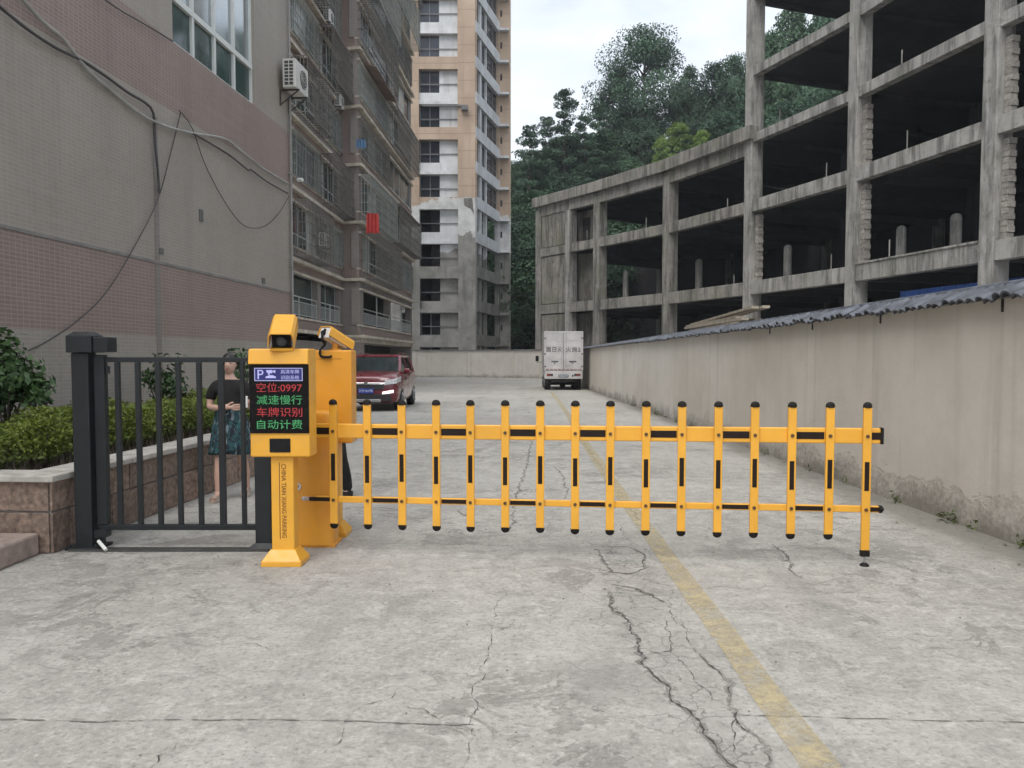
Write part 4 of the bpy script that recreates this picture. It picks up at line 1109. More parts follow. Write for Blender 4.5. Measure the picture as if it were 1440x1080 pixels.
# panels: two courses, each panel its own piece
for course, (z0, z1) in enumerate(((.0, .315), (.325, PH - .004))):
    s = .0 + (.0 if course else -.25)
    while s < PLEN - .1:
        w = random.uniform(.46, .62); a = max(s, .0)
        if s + w - a > .06:
            mb = MB(PF.mat()); mb.box(a + .006, min(s + w, PLEN) - .006, -.02, random.uniform(-.001, .006), z0 + .004, z1); mb.build('stone_panel', m_stone, PL, bevel=.006)
        s += w
    n = -.0
    n = -.004 + (.12 if course else 0)
    while n > -4.1:
        w = random.uniform(.36, .5) if course == 0 else random.uniform(.6, .8)
        mb = MB(PF.mat()); mb.box(random.uniform(-.003, .003), .021, max(n - w, -4.2) + .006, min(n, -.024) - .004, z0 + .004, z1); mb.build('stone_panel', m_stone, PL, bevel=.006); n -= w
s = .06
while s < PLEN:
    mb = MB(PF.mat()); mb.box(max(s, .28), min(s + 1.0, PLEN) - .004, -.30, .045, PH, PH + .05)
    if s + 1.0 > .3: mb.build('coping_slab', m_capst, PL, bevel=.008)
    s += 1.0
n = .045
mb = MB(PF.mat()); mb.box(-.05, .276, -.60, .045, PH, PH + .05); mb.build('coping_slab', m_capst, PL, bevel=.008)
for q in range(4):
    mb = MB(PF.mat()); mb.box(-.05, .276, -.604 - q * .9 - .896, -.604 - q * .9, PH, PH + .05); mb.build('coping_slab', m_capst, PL, bevel=.008)
# stone step at the left edge
SP = gr(30, 792); mb = MB(); mb.box(-6.2, SP.x - .02, 5.30, 5.845, 0, .17)
tag(mb.build('stone_step', mat('pinkish step stone', (.30, .235, .205), .85, var=.3, scale=10, bmp=.4), None, bevel=.02), 'low pinkish stone step against the planter at the left edge', 'step')

# hedge (nobody could count its leaves)
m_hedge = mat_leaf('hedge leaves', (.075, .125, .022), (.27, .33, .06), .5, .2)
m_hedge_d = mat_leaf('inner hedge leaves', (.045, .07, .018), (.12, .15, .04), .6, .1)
rh = np.random.default_rng(9)
HG = empty('hedge', (-4.6, 10, PH)); tag(HG, 'clipped yellow-green hedge filling the stone planter', 'hedge')
def hedge_top(s, n):
    return .97 + .055 * math.sin(s * 2.3 + n * 3) + .05 * math.sin(s * 5.1 + n * 4.7) + .035 * math.sin(s * 11 + n * 7) - .06 * (n < -1.35)
P = []; Q = []
while len(P) < 24000:
    s = .38 + rh.random() ** 1.2 * 5.5; n = rh.uniform(-1.75, -.42)
    top = hedge_top(s, n); u = rh.random()
    if u < .5: z = top - abs(rh.normal()) * .045
    else:
        n = -.46 + abs(rh.normal()) * .07 - .07 + .06 * math.sin(s * 4.2) + .04 * math.sin(s * 9.7); z = rh.uniform(PH + .12, top)
    if u > .93: s = .36 + abs(rh.normal()) * .05; n = rh.uniform(-1.75, -.45); z = rh.uniform(PH + .1, hedge_top(s, n))
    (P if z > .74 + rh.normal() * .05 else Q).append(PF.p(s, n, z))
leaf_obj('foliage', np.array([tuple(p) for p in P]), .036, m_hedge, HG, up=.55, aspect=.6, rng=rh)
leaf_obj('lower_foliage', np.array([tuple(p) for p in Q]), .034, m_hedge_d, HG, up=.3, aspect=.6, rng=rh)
# inner dark twigs
mb = MB()
for i in range(900):
    s = .4 + rh.random() ** 1.2 * 5.4; n = rh.uniform(-1.7, -.48); a = PF.p(s, n, PH - .07); t = hedge_top(s, n) - rh.uniform(.03, .12)
    b = PF.p(s + rh.normal() * .06, n + rh.normal() * .06, t); mb.tube([a, a.lerp(b, .5) + Vector((rh.normal() * .02, rh.normal() * .02, 0)), b], [.006, .005, .003], 3, False)
tw = mb.build('twigs', m_bark, HG); tw['kind'] = 'stuff'
# inner mass so no light leaks straight through
I = []
for i in range(9000):
    s = .45 + rh.random() ** 1.2 * 5.4; n = rh.uniform(-1.7, -.55); I.append(tuple(PF.p(s, n, rh.uniform(PH + .02, hedge_top(s, n) - .06))))
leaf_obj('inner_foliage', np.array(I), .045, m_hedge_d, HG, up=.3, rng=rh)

m_shrub = mat_leaf('glossy shrub leaves', (.024, .055, .020), (.09, .155, .055), .32, .12)
def shrub(x, y, zc, r, n, label, leaf=.075, h0=PH - .08, seed=1):
    rg = np.random.default_rng(seed); e = empty('shrub', (x, y, h0)); tag(e, label, 'shrub', 'shrubs standing in the planter')
    cl = []
    for i in range(16):
        d = rg.normal(size=3); d /= np.linalg.norm(d); cl.append(np.array([x, y, zc]) + d * r * rg.uniform(.35, .9) * np.array([1, .8, .95]))
    pts = np.concatenate([c + rg.normal(size=(n // 16, 3)) * r * .17 for c in cl])
    out = pts - np.array([x, y, zc]); out /= np.linalg.norm(out, axis=1)[:, None] + 1e-6
    leaf_obj('foliage', pts, leaf, m_shrub, e, up=.35, aspect=.55, rng=rg, outward=out)
    mb = MB(); base = Vector((x, y, h0))
    for c in cl:
        c = Vector(c); mid = base.lerp(c, .5) + Vector((0, 0, .05)); mb.tube([base + Vector((rg.normal() * .02, rg.normal() * .02, 0)), mid, c], [.012, .008, .004], 5, False)
    mb.build('stem', m_bark, e, True)
p = at(5, 530, 7.6); shrub(p.x, 7.6, 1.30, .44, 1500, 'dark glossy shrub standing above the hedge at the left edge', .085, seed=3)
p = at(58, 545, 7.5); shrub(p.x, 7.5, 1.18, .17, 260, 'small side shrub drooping beside the big glossy shrub', .075, seed=4)
p = at(232, 540, 10.6); shrub(p.x, 10.6, 1.22, .38, 520, 'thin shrub behind the gate bars in the middle of the hedge', .085, seed=5)
p = at(338, 505, 11.6); shrub(p.x, 11.6, 1.42, .3, 260, 'sparse shrub behind the woman near the house wall', .085, seed=6)

# ------------------------------------------------------------------ dark swing gate
m_gate = mat('charcoal gate enamel', (.017, .020, .022), .45, spec=.35, var=.2, scale=6, bmp=.05)
GY = 6.08
GT = empty('steel_gate', (-2.7, GY, 0)); tag(GT, 'charcoal steel gate leaf of upright bars between its posts', 'gate')
x_of = lambda px, Y=GY: (px - 720) * Y / F
def zat(py, Y=GY): return at(720, py, Y).z
xl, xr = x_of(136), x_of(357)
zt, zb = 1.515, zat(741)
mb = MB(); mb.box(xl, xr, GY - .02, GY + .02, zt - .04, zt); mb.build('top_rail', m_gate, GT, bevel=.004)
mb = MB(); mb.box(xl, xr, GY - .022, GY + .022, zb - .022, zb + .022); mb.build('bottom_rail', m_gate, GT, bevel=.004)
mb = MB(); mb.box(xl - .01, xl + .075, GY - .03, GY + .03, zb + .023, zt + .02); mb.build('stile', m_gate, GT, bevel=.006)
for px, w in ((165.5, .036), (194, .036), (222.5, .036), (251, .036), (280, .036), (311, .048), (341, .034)):
    x = x_of(px); d = .018 if w < .05 else .028
    mb = MB(); mb.box(x - w / 2, x + w / 2, GY - d, GY + d, zb + .0225, zt - .0405); mb.build('bar', m_gate, GT, bevel=.003)
mb = MB(); mb.box(xl + .08, xl + .10, GY - .015, GY + .015, zt - .13, zt - .07); mb.build('latch', m_gate, GT)
GP = empty('gate_post', (x_of(116), 6.06, 0)); tag(GP, 'thick charcoal gate post with box cap beside the planter', 'post', 'gate posts')
px0, px1 = x_of(105, 6.05), x_of(129, 6.05)
mb = MB(); mb.box(px0, px1, 6.0, 6.13, .012, 1.55); mb.build('post', m_gate, GP, bevel=.008)
mb = MB(); a0, a1 = px0 - .02, px1 + .045
mb.box(a0, a1, 5.97, 6.16, 1.551, 1.68); mb.hexa([(a0, 5.97, 1.68), (a1, 5.97, 1.68), (a1, 6.16, 1.68), (a0, 6.16, 1.68)], [(a0 + .05, 6.0, 1.715), (a1 - .05, 6.0, 1.715), (a1 - .05, 6.13, 1.715), (a0 + .05, 6.13, 1.715)])
mb.build('cap', m_gate, GP, bevel=.004)
mb = MB(); mb.box(a1 + .001, a1 + .115, 5.99, 6.14, 1.555, 1.672); mb.build('hinge_motor', m_gate, GP, bevel=.006)
mb = MB(); mb.box(px0 - .06, px1 + .07, 5.95, 6.18, .0, .02); mb.tube([(px0 - .03, 5.975, .02), (px0 - .03, 5.975, .045)], .012, 6); mb.tube([(px1 + .04, 5.975, .02), (px1 + .04, 5.975, .045)], .012, 6); mb.build('base_plate', m_gate, GP, bevel=.004)
mb = MB(); mb.box(px1 + .001, px1 + .10, 6.02, 6.10, .09, .15); mb.tube([(px1 + .05, 6.06, .02), (px1 + .05, 6.06, .09)], .022, 8); mb.build('pivot', m_gate, GP)
mb = MB(); mb.tube([(px1 + .07, 5.96, .075), (px1 + .16, 5.90, .02)], .014, 8)
tag(mb.build('white_plastic_tube', mat('white plastic', (.7, .7, .68), .4)), 'short white plastic tube lying at the foot of the gate post', 'tube')
G2 = empty('gate_end_post', (x_of(368), 6.06, 0)); tag(G2, 'square charcoal gate post standing behind the yellow screen stand', 'post', 'gate posts')
q0, q1 = x_of(358.5, 6.05), x_of(381, 6.05)
mb = MB(); mb.box(q0, q1, 6.0, 6.12, .03, 1.35); mb.build('post', m_gate, G2, bevel=.006)
mb = MB(); mb.box(q0 - .055, q1 + .03, 5.95, 6.17, 0, .012); mb.hexa([(q0 - .05, 5.955, .012), (q1 + .025, 5.955, .012), (q1 + .025, 6.165, .012), (q0 - .05, 6.165, .012)], [(q0 - .004, 5.99, .05), (q1 + .004, 5.99, .05), (q1 + .004, 6.13, .05), (q0 - .004, 6.13, .05)]); mb.build('base_plate', m_gate, G2)
mb = MB(); mb.box(q0 - .01, q1 + .01, 5.99, 6.13, 1.351, 1.38); mb.build('cap', m_gate, G2)

# ------------------------------------------------------------------ lettering
def text_mesh(s, size, loc, m, name, parent, rx=90, rz=0, roll=0, width=None, height=None, ext=.0008, align='CENTER', spacing=1.0, shear=0):
    cu = bpy.data.curves.new(name, 'FONT'); cu.body = s; cu.size = size; cu.align_x = align; cu.align_y = 'CENTER'; cu.extrude = ext; cu.space_character = spacing; cu.resolution_u = 3
    to = bpy.data.objects.new(name + '_tmp', cu); COL.objects.link(to)
    dg = bpy.context.evaluated_depsgraph_get(); dg.update()
    me = bpy.data.meshes.new_from_object(to.evaluated_get(dg)); bpy.data.objects.remove(to)
    co = np.empty(len(me.vertices) * 3, np.float32); me.vertices.foreach_get('co', co); co = co.reshape(-1, 3)
    if len(co):
        mn, mxx = co.min(0), co.max(0); c = (mn + mxx) / 2; co[:, :2] -= c[:2]
        if width: co[:, 0] *= width / max(1e-6, mxx[0] - mn[0])
        if height: co[:, 1] *= height / max(1e-6, mxx[1] - mn[1])
        me.vertices.foreach_set('co', co.ravel())
    me.materials.clear(); me.materials.append(m)
    mt = Matrix.Translation(loc) @ Matrix.Rotation(R(rz), 4, 'Z') @ Matrix.Rotation(R(rx), 4, 'X') @ Matrix.Rotation(R(roll), 4, 'Z')
    me.transform(Matrix.Translation(-wloc(parent)) @ mt)
    o = bpy.data.objects.new(name, me); COL.objects.link(o); o.parent = parent; return o

# ------------------------------------------------------------------ yellow screen stand at the front
def mat_paint(name, col, rough):
    m, nt, b = newmat(name); b.inputs['Coat Weight'].default_value = .2; v = pos(nt)
    c = ramp(nt, noise(nt, v, 2.2, 5), .3, .7, tuple(k * .9 for k in col), tuple(min(1, k * 1.08) for k in col))
    c = mixc(nt, math_(nt, 'MULTIPLY', ramp(nt, noise(nt, v, 7, 7, .7), .55, .75), .22), c, (.50, .33, .13))          # dust film
    c = mixc(nt, math_(nt, 'MULTIPLY', ramp(nt, noise(nt, v, 60, 4, .7), .66, .74), .55), c, (.26, .15, .05))         # chips and specks
    c = mixc(nt, math_(nt, 'MULTIPLY', ramp(nt, noise(nt, pos(nt, (14, 14, .9)), 2, 5, .7), .62, .74), .25), c, (.38, .22, .07))   # runs
    nt.links.new(c, b.inputs['Base Color'])
    nt.links.new(ramp(nt, noise(nt, v, 9, 6, .65), .3, .7, (rough - .08,) * 3, (rough + .25,) * 3), b.inputs['Roughness'])
    bump(nt, b, noise(nt, v, 18, 3), .04, .01)
    return m
m_yel = mat_paint('yellow powder coat', (.76, .375, .034), .36)
m_yel2 = mat_paint('deeper yellow powder coat', (.70, .31, .025), .42)
m_blk = mat('black plastic', (.010, .010, .011), .5, var=.2, spec=.2)
m_rub = mat('black rubber cap', (.013, .011, .010), .65, var=.2, spec=.2)
m_scr = mat('unlit screen glass', (.007, .006, .006), .25, var=.1, spec=.15)
m_ink = mat('brown printed lettering', (.20, .075, .02), .5, var=.1)
def led(name, c, e):
    return mat(name, c, .5, emit=e, var=0)
def stand(name, Y, xc, w, face, label):
    """face = -1: front towards the camera"""
    e = empty(name, (xc, Y, 0)); tag(e, label, 'sign')
    D = .20; y0, y1 = Y - D / 2, Y + D / 2; h = w / 2
    zbot, ztop, zs0, zs1 = .795, 1.575, .968, 1.462
    mb = MB(); mb.box(xc - h, xc + h, y0, y1, zbot, ztop); mb.build('display_box', m_yel if face < 0 else m_yel2, e, bevel=.012, seg=3)
    mb = MB(); pw = .082
    mb.box(xc - pw, xc + pw, Y - .06, Y + .06, .10, zbot + .002); mb.build('pillar', m_yel, e, bevel=.008)
    mb = MB(); mb.hexa([(xc - .145, Y - .12, .035), (xc + .145, Y - .12, .035), (xc + .145, Y + .12, .035), (xc - .145, Y + .12, .035)], [(xc - .09, Y - .07, .115), (xc + .09, Y - .07, .115), (xc + .09, Y + .07, .115), (xc - .09, Y + .07, .115)])
    mb.box(xc - .145, xc + .145, Y - .12, Y + .12, 0, .035); mb.build('flared_foot', m_yel, e, bevel=.004)
    return e, y0, zbot, ztop, zs0, zs1
SY = 5.60; sx = (392.5 - 720) * 5.5 / F
ST1, y0, zbot, ztop, zs0, zs1 = stand('parking_screen_stand', SY, sx, .43, -1, 'yellow parking screen on a pillar with glowing red and green lines')
yf = y0
mb = MB(); mb.box(sx - .212, sx + .212, yf - .012, yf + .01, zs0, zs1); scr = mb.build('screen', m_scr, ST1, bevel=.004)
mb = MB(); mb.hexa([(sx - .213, yf - .03, zs1 + .003), (sx + .213, yf - .03, zs1 + .003), (sx + .213, yf, zs1 + .003), (sx - .213, yf, zs1 + .003)], [(sx - .213, yf - .012, ztop - .005), (sx + .213, yf - .012, ztop - .005), (sx + .213, yf, ztop - .005), (sx - .213, yf, ztop - .005)]); mb.build('top_hood', m_yel, ST1, bevel=.004)
mb = MB(); mb.box(sx - .075, sx + .075, yf - .008, yf + .01, zbot + .035, zbot + .135); mb.build('speaker_window', m_blk, ST1, bevel=.006)
ys = yf - .0135
m_bl = led('blue sign panel', (.014, .016, .11), .2); m_wl = led('pale sign print', (.34, .34, .58), .3)
m_r = led('red screen dots', (.34, .025, .03), .16); m_gn = led('green screen dots', (.05, .27, .10), .16)
bx0, bx1, bz0, bz1 = sx - .172, sx + .172, zs1 - .118, zs1 - .025
mb = MB(); mb.box(bx0, bx1, ys - .001, ys + .004, bz0, bz1); mb.build('sign_panel', m_bl, scr)
mb = MB(); t = .0045
mb.box(bx0, bx1, ys - .003, ys, bz0, bz0 + t); mb.box(bx0, bx1, ys - .003, ys, bz1 - t, bz1); mb.box(bx0, bx0 + t, ys - .0032, ys, bz0, bz1); mb.box(bx1 - t, bx1, ys - .0032, ys, bz0, bz1)
mb.build('sign_border', m_wl, scr)
yt = ys - .0025
zc = (bz0 + bz1) / 2
text_mesh('P', .09, (sx - .128, yt, zc), m_wl, 'letter', scr, width=.042, height=.066)
mb = MB()   # camera pictogram over a car pictogram
def flat(pts): mb.prism([(sx + a, yt - .001, zc + b) for a, b in pts], (0, .002, 0))
flat([(-.088, .030), (-.082, .012), (-.045, .008), (-.042, .032)]); flat([(-.040, .026), (-.022, .032), (-.022, .010), (-.040, .016)]); flat([(-.074, .009), (-.074, -.002), (-.062, -.002), (-.062, .008)])
flat([(-.092, -.026), (-.092, -.016), (-.080, -.011), (-.068, -.006), (-.040, -.006), (-.028, -.012), (-.018, -.016), (-.018, -.026)])
mb.build('camera_pictogram', m_wl, scr)
text_mesh('高清车牌', .03, (sx + .082, yt, zc + .020), m_wl, 'sign_lettering', scr, width=.13, height=.030)
text_mesh('识别系统', .03, (sx + .082, yt, zc - .022), m_wl, 'sign_lettering', scr, width=.13, height=.030)
rows = (('空位:0997', m_r), ('减速慢行', m_gn), ('车牌识别', m_r), ('自动计费', m_gn))
for i, (s_, m_) in enumerate(rows):
    zz = zs1 - .165 - i * .088
    text_mesh(s_, .08, (sx + .004, yt, zz), m_, 'screen_line', scr, width=.325, height=.066)
text_mesh('CHINA TIAN XIANG PARKING', .04, (sx + .012, SY - .0615, .47), m_ink, 'pillar_lettering', ST1, roll=-90, width=.54, height=.034)
mb = MB(); mb.box(sx - .022, sx - .017, SY - .0625, SY - .05, .19, .75); mb.build('pillar_rule', m_ink, ST1)

# ------------------------------------------------------------------ plate reading cameras
m_wht = mat('white camera housing', (.62, .60, .57), .4, var=.1)
def plate_cam(loc, heading, tilt, label, front, k=1.0):
    """heading: direction the lens looks (deg from -Y, ccw); tilt down"""
    e = empty('camera_unit', loc); tag(e, label, 'camera', 'plate cameras on the screen stands')
    M_ = Matrix.Translation(Vector(loc) + Vector((0, 0, .12 * k))) @ Matrix.Rotation(R(heading), 4, 'Z') @ Matrix.Rotation(R(tilt), 4, 'X') @ Matrix.Scale(k, 4)
    L = .30
    mb = MB(M_); mb.box(-.062, .062, -L / 2, L / 2, -.05, .05); mb.build('housing', m_wht if not front else m_yel2, e, bevel=.012)
    # hood: bent sheet, longer than the body
    mb = MB(M_)
    prof = [(-.092, -.032), (-.088, .048), (-.07, .074), (.07, .074), (.088, .048), (.092, -.032), (.085, -.032), (.081, .045), (.066, .067), (-.066, .067), (-.081, .045), (-.085, -.032)]
    mb.loft([[(x, -L / 2 - .06, z) for x, z in prof], [(x, L / 2 + .02, z) for x, z in prof]]); mb.build('hood', m_yel, e)
    if front:
        mb = MB(M_); mb.box(-.066, .066, -L / 2 - .018, -L / 2 + .01, -.052, .052); fr_ = mb.build('lens_window', m_scr, e, bevel=.005)
        mb = MB(M_); mb.tube([(0, -L / 2 - .028, 0), (0, -L / 2 - .012, 0)], .034, 20); mb.build('lens_ring', mat('lens ring', (.06, .065, .07), .3, metal=.6), fr_, True)
        mb = MB(M_); mb.tube([(0, -L / 2 - .031, 0), (0, -L / 2 - .026, 0)], .022, 20); mb.build('lens', mat('lens glass', (.01, .015, .02), .03, coat=1), fr_, True)
        mb = MB(M_); mb.box(-.082, .082, -L / 2 - .03, -L / 2 + .02, -.075, -.053); mb.build('lower_lip', m_yel, e, bevel=.006)
    else:
        mb = MB(M_); mb.box(-.075, .075, L / 2 - .005, L / 2 + .012, -.06, .062); bp = mb.build('back_plate', m_wht, e, bevel=.006)
        mb = MB(M_); mb.tube([(0, L / 2 + .012, -.01), (0, L / 2 + .045, -.01)], .024, 12); mb.tube([(-.005, L / 2 + .012, .028), (-.005, L / 2 + .03, .028)], .013, 10); mb.build('cable_gland', m_blk, bp, True)
        a = M_ @ Vector((0, L / 2 + .045, -.01))
        b = Vector(loc)
        mb = MB(); mb.tube(sag([a, a + Vector((.01, -.03, -.07)), b + Vector((-.06, -.09, .05)), b + Vector((-.10, -.10, .0)), b + Vector((-.095, -.10, -.05)), b + Vector((-.03, -.105, -.058)), b + Vector((-.01, -.09, -.05))], .02), .011, 7); mb.build('camera_lead', m_blk, e, True)
    mb = MB(); b = Vector(loc)
    mb.tube([b, b + Vector((0, 0, .075))], .024, 12); mb.tube([b, b + Vector((0, 0, .012))], .05, 14); mb.build('swivel_mount', m_yel2, e, True)
    return e
plate_cam((sx + .006, SY, ztop), 11, 24, 'yellow hooded plate camera facing the viewer on top of the screen', True)

# ------------------------------------------------------------------ barrier cabinet, rear stand
BX0, BX1, BY = (404 - 720) * 6.05 / F, (466 - 720) * 6.05 / F, 6.20
BC = empty('barrier_cabinet', ((BX0 + BX1) / 2, BY, 0)); tag(BC, 'rounded yellow barrier cabinet behind the screen stand that carries the arm', 'cabinet')
def rrect(x0, x1, y0, y1, r, n=5):
    pts = []
    for cx, cy, a0 in ((x1 - r, y0 + r, -90), (x1 - r, y1 - r, 0), (x0 + r, y1 - r, 90), (x0 + r, y0 + r, 180)):
        for i in range(n + 1):
            a = R(a0 + 90 * i / n); pts.append((cx + r * math.cos(a), cy + r * math.sin(a)))
    return pts
ring = rrect(BX0, BX1, BY - .155, BY + .12, .055)
mb = MB(); cx, cy = (BX0 + BX1) / 2, BY
mb.loft([[(x, y, z) for x, y in ring] for z in (.02, 1.04)] + [[(cx + (x - cx) * k, cy + (y - cy) * k, z) for x, y in ring] for k, z in ((.985, 1.065), (.93, 1.08))])
mb.build('housing', m_yel2, BC, True)
mb = MB(); mb.box(BX0 - .01, BX1 + .01, BY - .14, BY + .13, 0, .02); mb.build('base_plate', m_yel2, BC)
lx = at(418, 684, BY - .16)
mb = MB(); mb.tube([(lx.x, BY - .165, lx.z), (lx.x, BY - .15, lx.z)], .032, 20); lk = mb.build('lock', mat('chromed lock', (.6, .6, .6), .25, metal=.9), BC, True)
mb = MB(); mb.tube([(lx.x, BY - .172, lx.z), (lx.x, BY - .165, lx.z)], .012, 12); mb.build('keyhole', m_blk, lk, True)

RY = 6.52; rx_ = (462 - 720) * 6.45 / F
ST2, *_ = stand('rear_screen_stand', RY, rx_, .40, 1, 'second yellow screen stand turned away, right behind the barrier cabinet')
mb = MB(); mb.box(rx_ - .17, rx_ + .12, RY - .1015, RY - .098, 1.50, 1.503); mb.build('lid_seam', m_ink, ST2)
plate_cam((rx_ + .045, RY - .02, 1.575), 147, 24, 'white camera with yellow hood turned away, on the rear stand', False, .78)

# ------------------------------------------------------------------ fence barrier arm
m_strip = mat('black reflective strip', (.016, .010, .008), .5, var=.1, spec=.2); m_bolt = mat('dark bolt head', (.10, .05, .02), .5)
A_ = Vector(((470.5 - 720) * 5.93 / F, 5.93, 0)); B_ = Vector(((1217 - 720) * 5.54 / F, 5.54, 0))
BF = Frame(A_.xy, math.atan2(B_.x - A_.x, B_.y - A_.y)); LBm = (B_ - A_).length
SGN = 1 if BF.n.y < 0 else -1       # camera side of the arm
ARM = empty('fence_barrier', (A_.x, A_.y, 0)); tag(ARM, 'lowered yellow fence barrier arm with black stripes across the drive', 'barrier')
pxs = (470.5, 518, 566.3, 614.5, 662.3, 711, 760, 809, 858, 908, 958, 1009, 1060, 1112, 1165, 1217)
ss = [BF.hit(p, 640)[0] for p in pxs]
ZU, ZL = .945, .412
def fb(name, m, s0, s1, n0, n1, z0, z1, par=ARM, bevel=0):
    mb = MB(BF.mat()); mb.box(s0, s1, SGN * n0, SGN * n1, z0, z1); return mb.build(name, m, par, bevel=bevel)
s_beg = BF.hit(434, 607)[0]; s_end = ss[-1] + .10
up = fb('upper_rail', m_yel, s_beg, s_end, -.03, .012, ZU - .056, ZU + .056, bevel=.008)
lo = fb('lower_rail', m_yel, s_beg + .05, s_end, -.018, .012, ZL - .024, ZL + .024, bevel=.005)
fb('end_cap', m_rub, s_end + .001, s_end + .022, -.034, .016, ZU - .06, ZU + .06, up, .006)
mb = MB(BF.mat()); mb.tube([(s_end, -.003 * SGN, ZL), (s_end + .02, -.003 * SGN, ZL), (s_end + .034, -.003 * SGN, ZL)], [.028, .028, .012], 12); mb.build('end_cap', m_rub, lo, True)
gaps = [s_beg] + ss + [s_end]
for i in range(len(gaps) - 1):
    if i % 2 == 0:
        a = gaps[i] + (.036 if i else .005); b = gaps[i + 1] - .036 if i < len(gaps) - 2 else gaps[i + 1]
        fb('black_strip', m_strip, a, b, .0122, .0145, ZU - .026, ZU + .026, up)
        fb('black_strip', m_strip, a, b, .0122, .0145, ZL - .0155, ZL + .0155, lo)
def picket_mesh(zt, zb):
    mb = MB(); mb.box(-.029, .029, -.012, .012, zb, zt)
    return mb
zt, zb = 1.155, .222
for i, s in enumerate(ss):
    last = i == len(ss) - 1; z0 = .045 if last else zb + random.uniform(-.003, .003)
    if last: z0 = .115
    pk = fb('picket', m_yel, s - .030, s + .030, .0125, .038, z0, zt, bevel=.005)
    c = BF.p(s, SGN * .025, zt)
    mb = MB(); mb.M = BF.mat(); mb.loft([[(s + .033 * math.cos(t) * k, SGN * .025 + .020 * math.sin(t) * k, zt + z) for t in [2 * math.pi * j / 14 for j in range(14)]] for k, z in ((1, -.006), (1, .010), (.86, .024), (.5, .034), (.12, .037))]); mb.build('cap', m_rub, pk, True)
    mb = MB(BF.mat())
    if last:
        mb.box(s - .033, s + .033, SGN * .008, SGN * .042, z0 - .045, z0 + .002); mb.build('cap', m_rub, pk, bevel=.006)
        mb = MB(BF.mat()); mb.tube([(s, SGN * .025, .02), (s, SGN * .025, z0 - .044)], .007, 8); mb.build('support_rod', mat('steel rod', (.35, .36, .37), .3, metal=.8), pk, True)
        mb = MB(BF.mat()); mb.tube([(s, SGN * .025, .001), (s, SGN * .025, .012), (s, SGN * .025, .024)], [.034, .030, .014], 12); mb.build('rubber_foot', m_rub, pk, True)
    else:
        mb.loft([[(s + .033 * math.cos(t) * k, SGN * .025 + .020 * math.sin(t) * k, z0 - z) for t in [2 * math.pi * j / 14 for j in range(14)]] for k, z in ((1, -.006), (1, .010), (.86, .024), (.5, .034), (.12, .037))]); mb.build('cap', m_rub, pk, True)
    zs = .655 if i % 2 else .668
    fb('black_strip', m_strip, s - .016, s + .016, .0382, .040, zs - .105, zs + .105, pk)
    for zz in (ZU, ZL):
        mb = MB(BF.mat()); mb.tube([(s, SGN * .038, zz), (s, SGN * .045, zz)], .013, 10); mb.build('bolt', m_bolt, pk, True)
# knuckle that ties the arm to the cabinet
mb = MB(BF.mat()); mb.box(s_beg - .14, s_beg + .02, -SGN * .02, -SGN * .09, ZU - .05, ZU + .05); mb.build('arm_clamp', m_yel2, ARM, bevel=.01)
mb = MB(BF.mat()); mb.box(s_beg - .06, s_beg + .048, -SGN * .012, SGN * .008, ZL - .016, ZL + .016); mb.build('steel_sleeve', mat('bright steel', (.5, .5, .5), .25, metal=.9), ARM, bevel=.004)

# ------------------------------------------------------------------ red car
m_red_c = mat('dark red car paint', (.13, .009, .018), .28, var=.08, coat=.8, scale=2)
m_tyre = mat('tyre rubber', (.015, .015, .015), .8, var=.2, scale=20); m_rim = mat('alloy rim', (.35, .35, .36), .3, metal=.8)
m_chr = mat('chrome trim', (.65, .65, .66), .15, metal=1.0); m_cgl = mat('car glass', (.02, .028, .03), .05, coat=1, var=.3)
m_lamp = mat('headlamp glass', (.42, .42, .43), .12, var=.3, scale=14, coat=.6); m_drl = mat('lit daytime lamp', (.95, .95, .95), .3, emit=.9, var=0)
m_plb = mat('blue number plate', (.02, .05, .28), .4, var=.1); m_plw = mat('plate lettering', (.75, .76, .78), .4, var=.05)
m_clad = mat('dark grey bumper plastic', (.035, .035, .037), .6, var=.15); m_skid = mat('silver skid plate', (.33, .33, .33), .35, metal=.5)
CX, CY0 = -4.16, 21.9
CAR = empty('parked_car', (CX, CY0, 0)); tag(CAR, 'dark red car parked nose first beside the apartment block', 'car')
def car_ring(y, zl, wl, wx, zb_, zt_, wt, crown=.03):
    half = [(0, zl), (wl * .7, zl), (wl, zl + .03), (wl + (wx - wl) * .7, zl + .14), (wx, (zl + zb_) / 2 + .03), (wx * .985, zb_), (wt + (wx - wt) * .35, zb_ + (zt_ - zb_) * .72), (wt, zt_), (wt * .5, zt_ + crown * .8), (0, zt_ + crown)]
    return [(CX + x, CY0 + y, z) for x, z in half] + [(CX - x, CY0 + y, z) for x, z in half[-2:0:-1]]
st = [(0.0, .40, .56, .66, .80, .86, .50), (.05, .30, .72, .80, .88, .96, .62), (.16, .24, .80, .88, .93, 1.02, .70), (.45, .22, .83, .90, .96, 1.07, .74), (.95, .22, .84, .915, .99, 1.11, .78), (1.3, .22, .84, .92, 1.01, 1.13, .80),
      (2.2, .22, .84, .92, 1.03, 1.13, .80), (3.4, .22, .84, .92, 1.05, 1.13, .80), (4.1, .26, .82, .90, 1.07, 1.14, .78), (4.35, .32, .76, .84, 1.03, 1.10, .70), (4.42, .42, .60, .72, .95, 1.0, .6)]
mb = MB(); mb.loft([car_ring(*s_) for s_ in st]); mb.build('body', m_red_c, CAR, True)
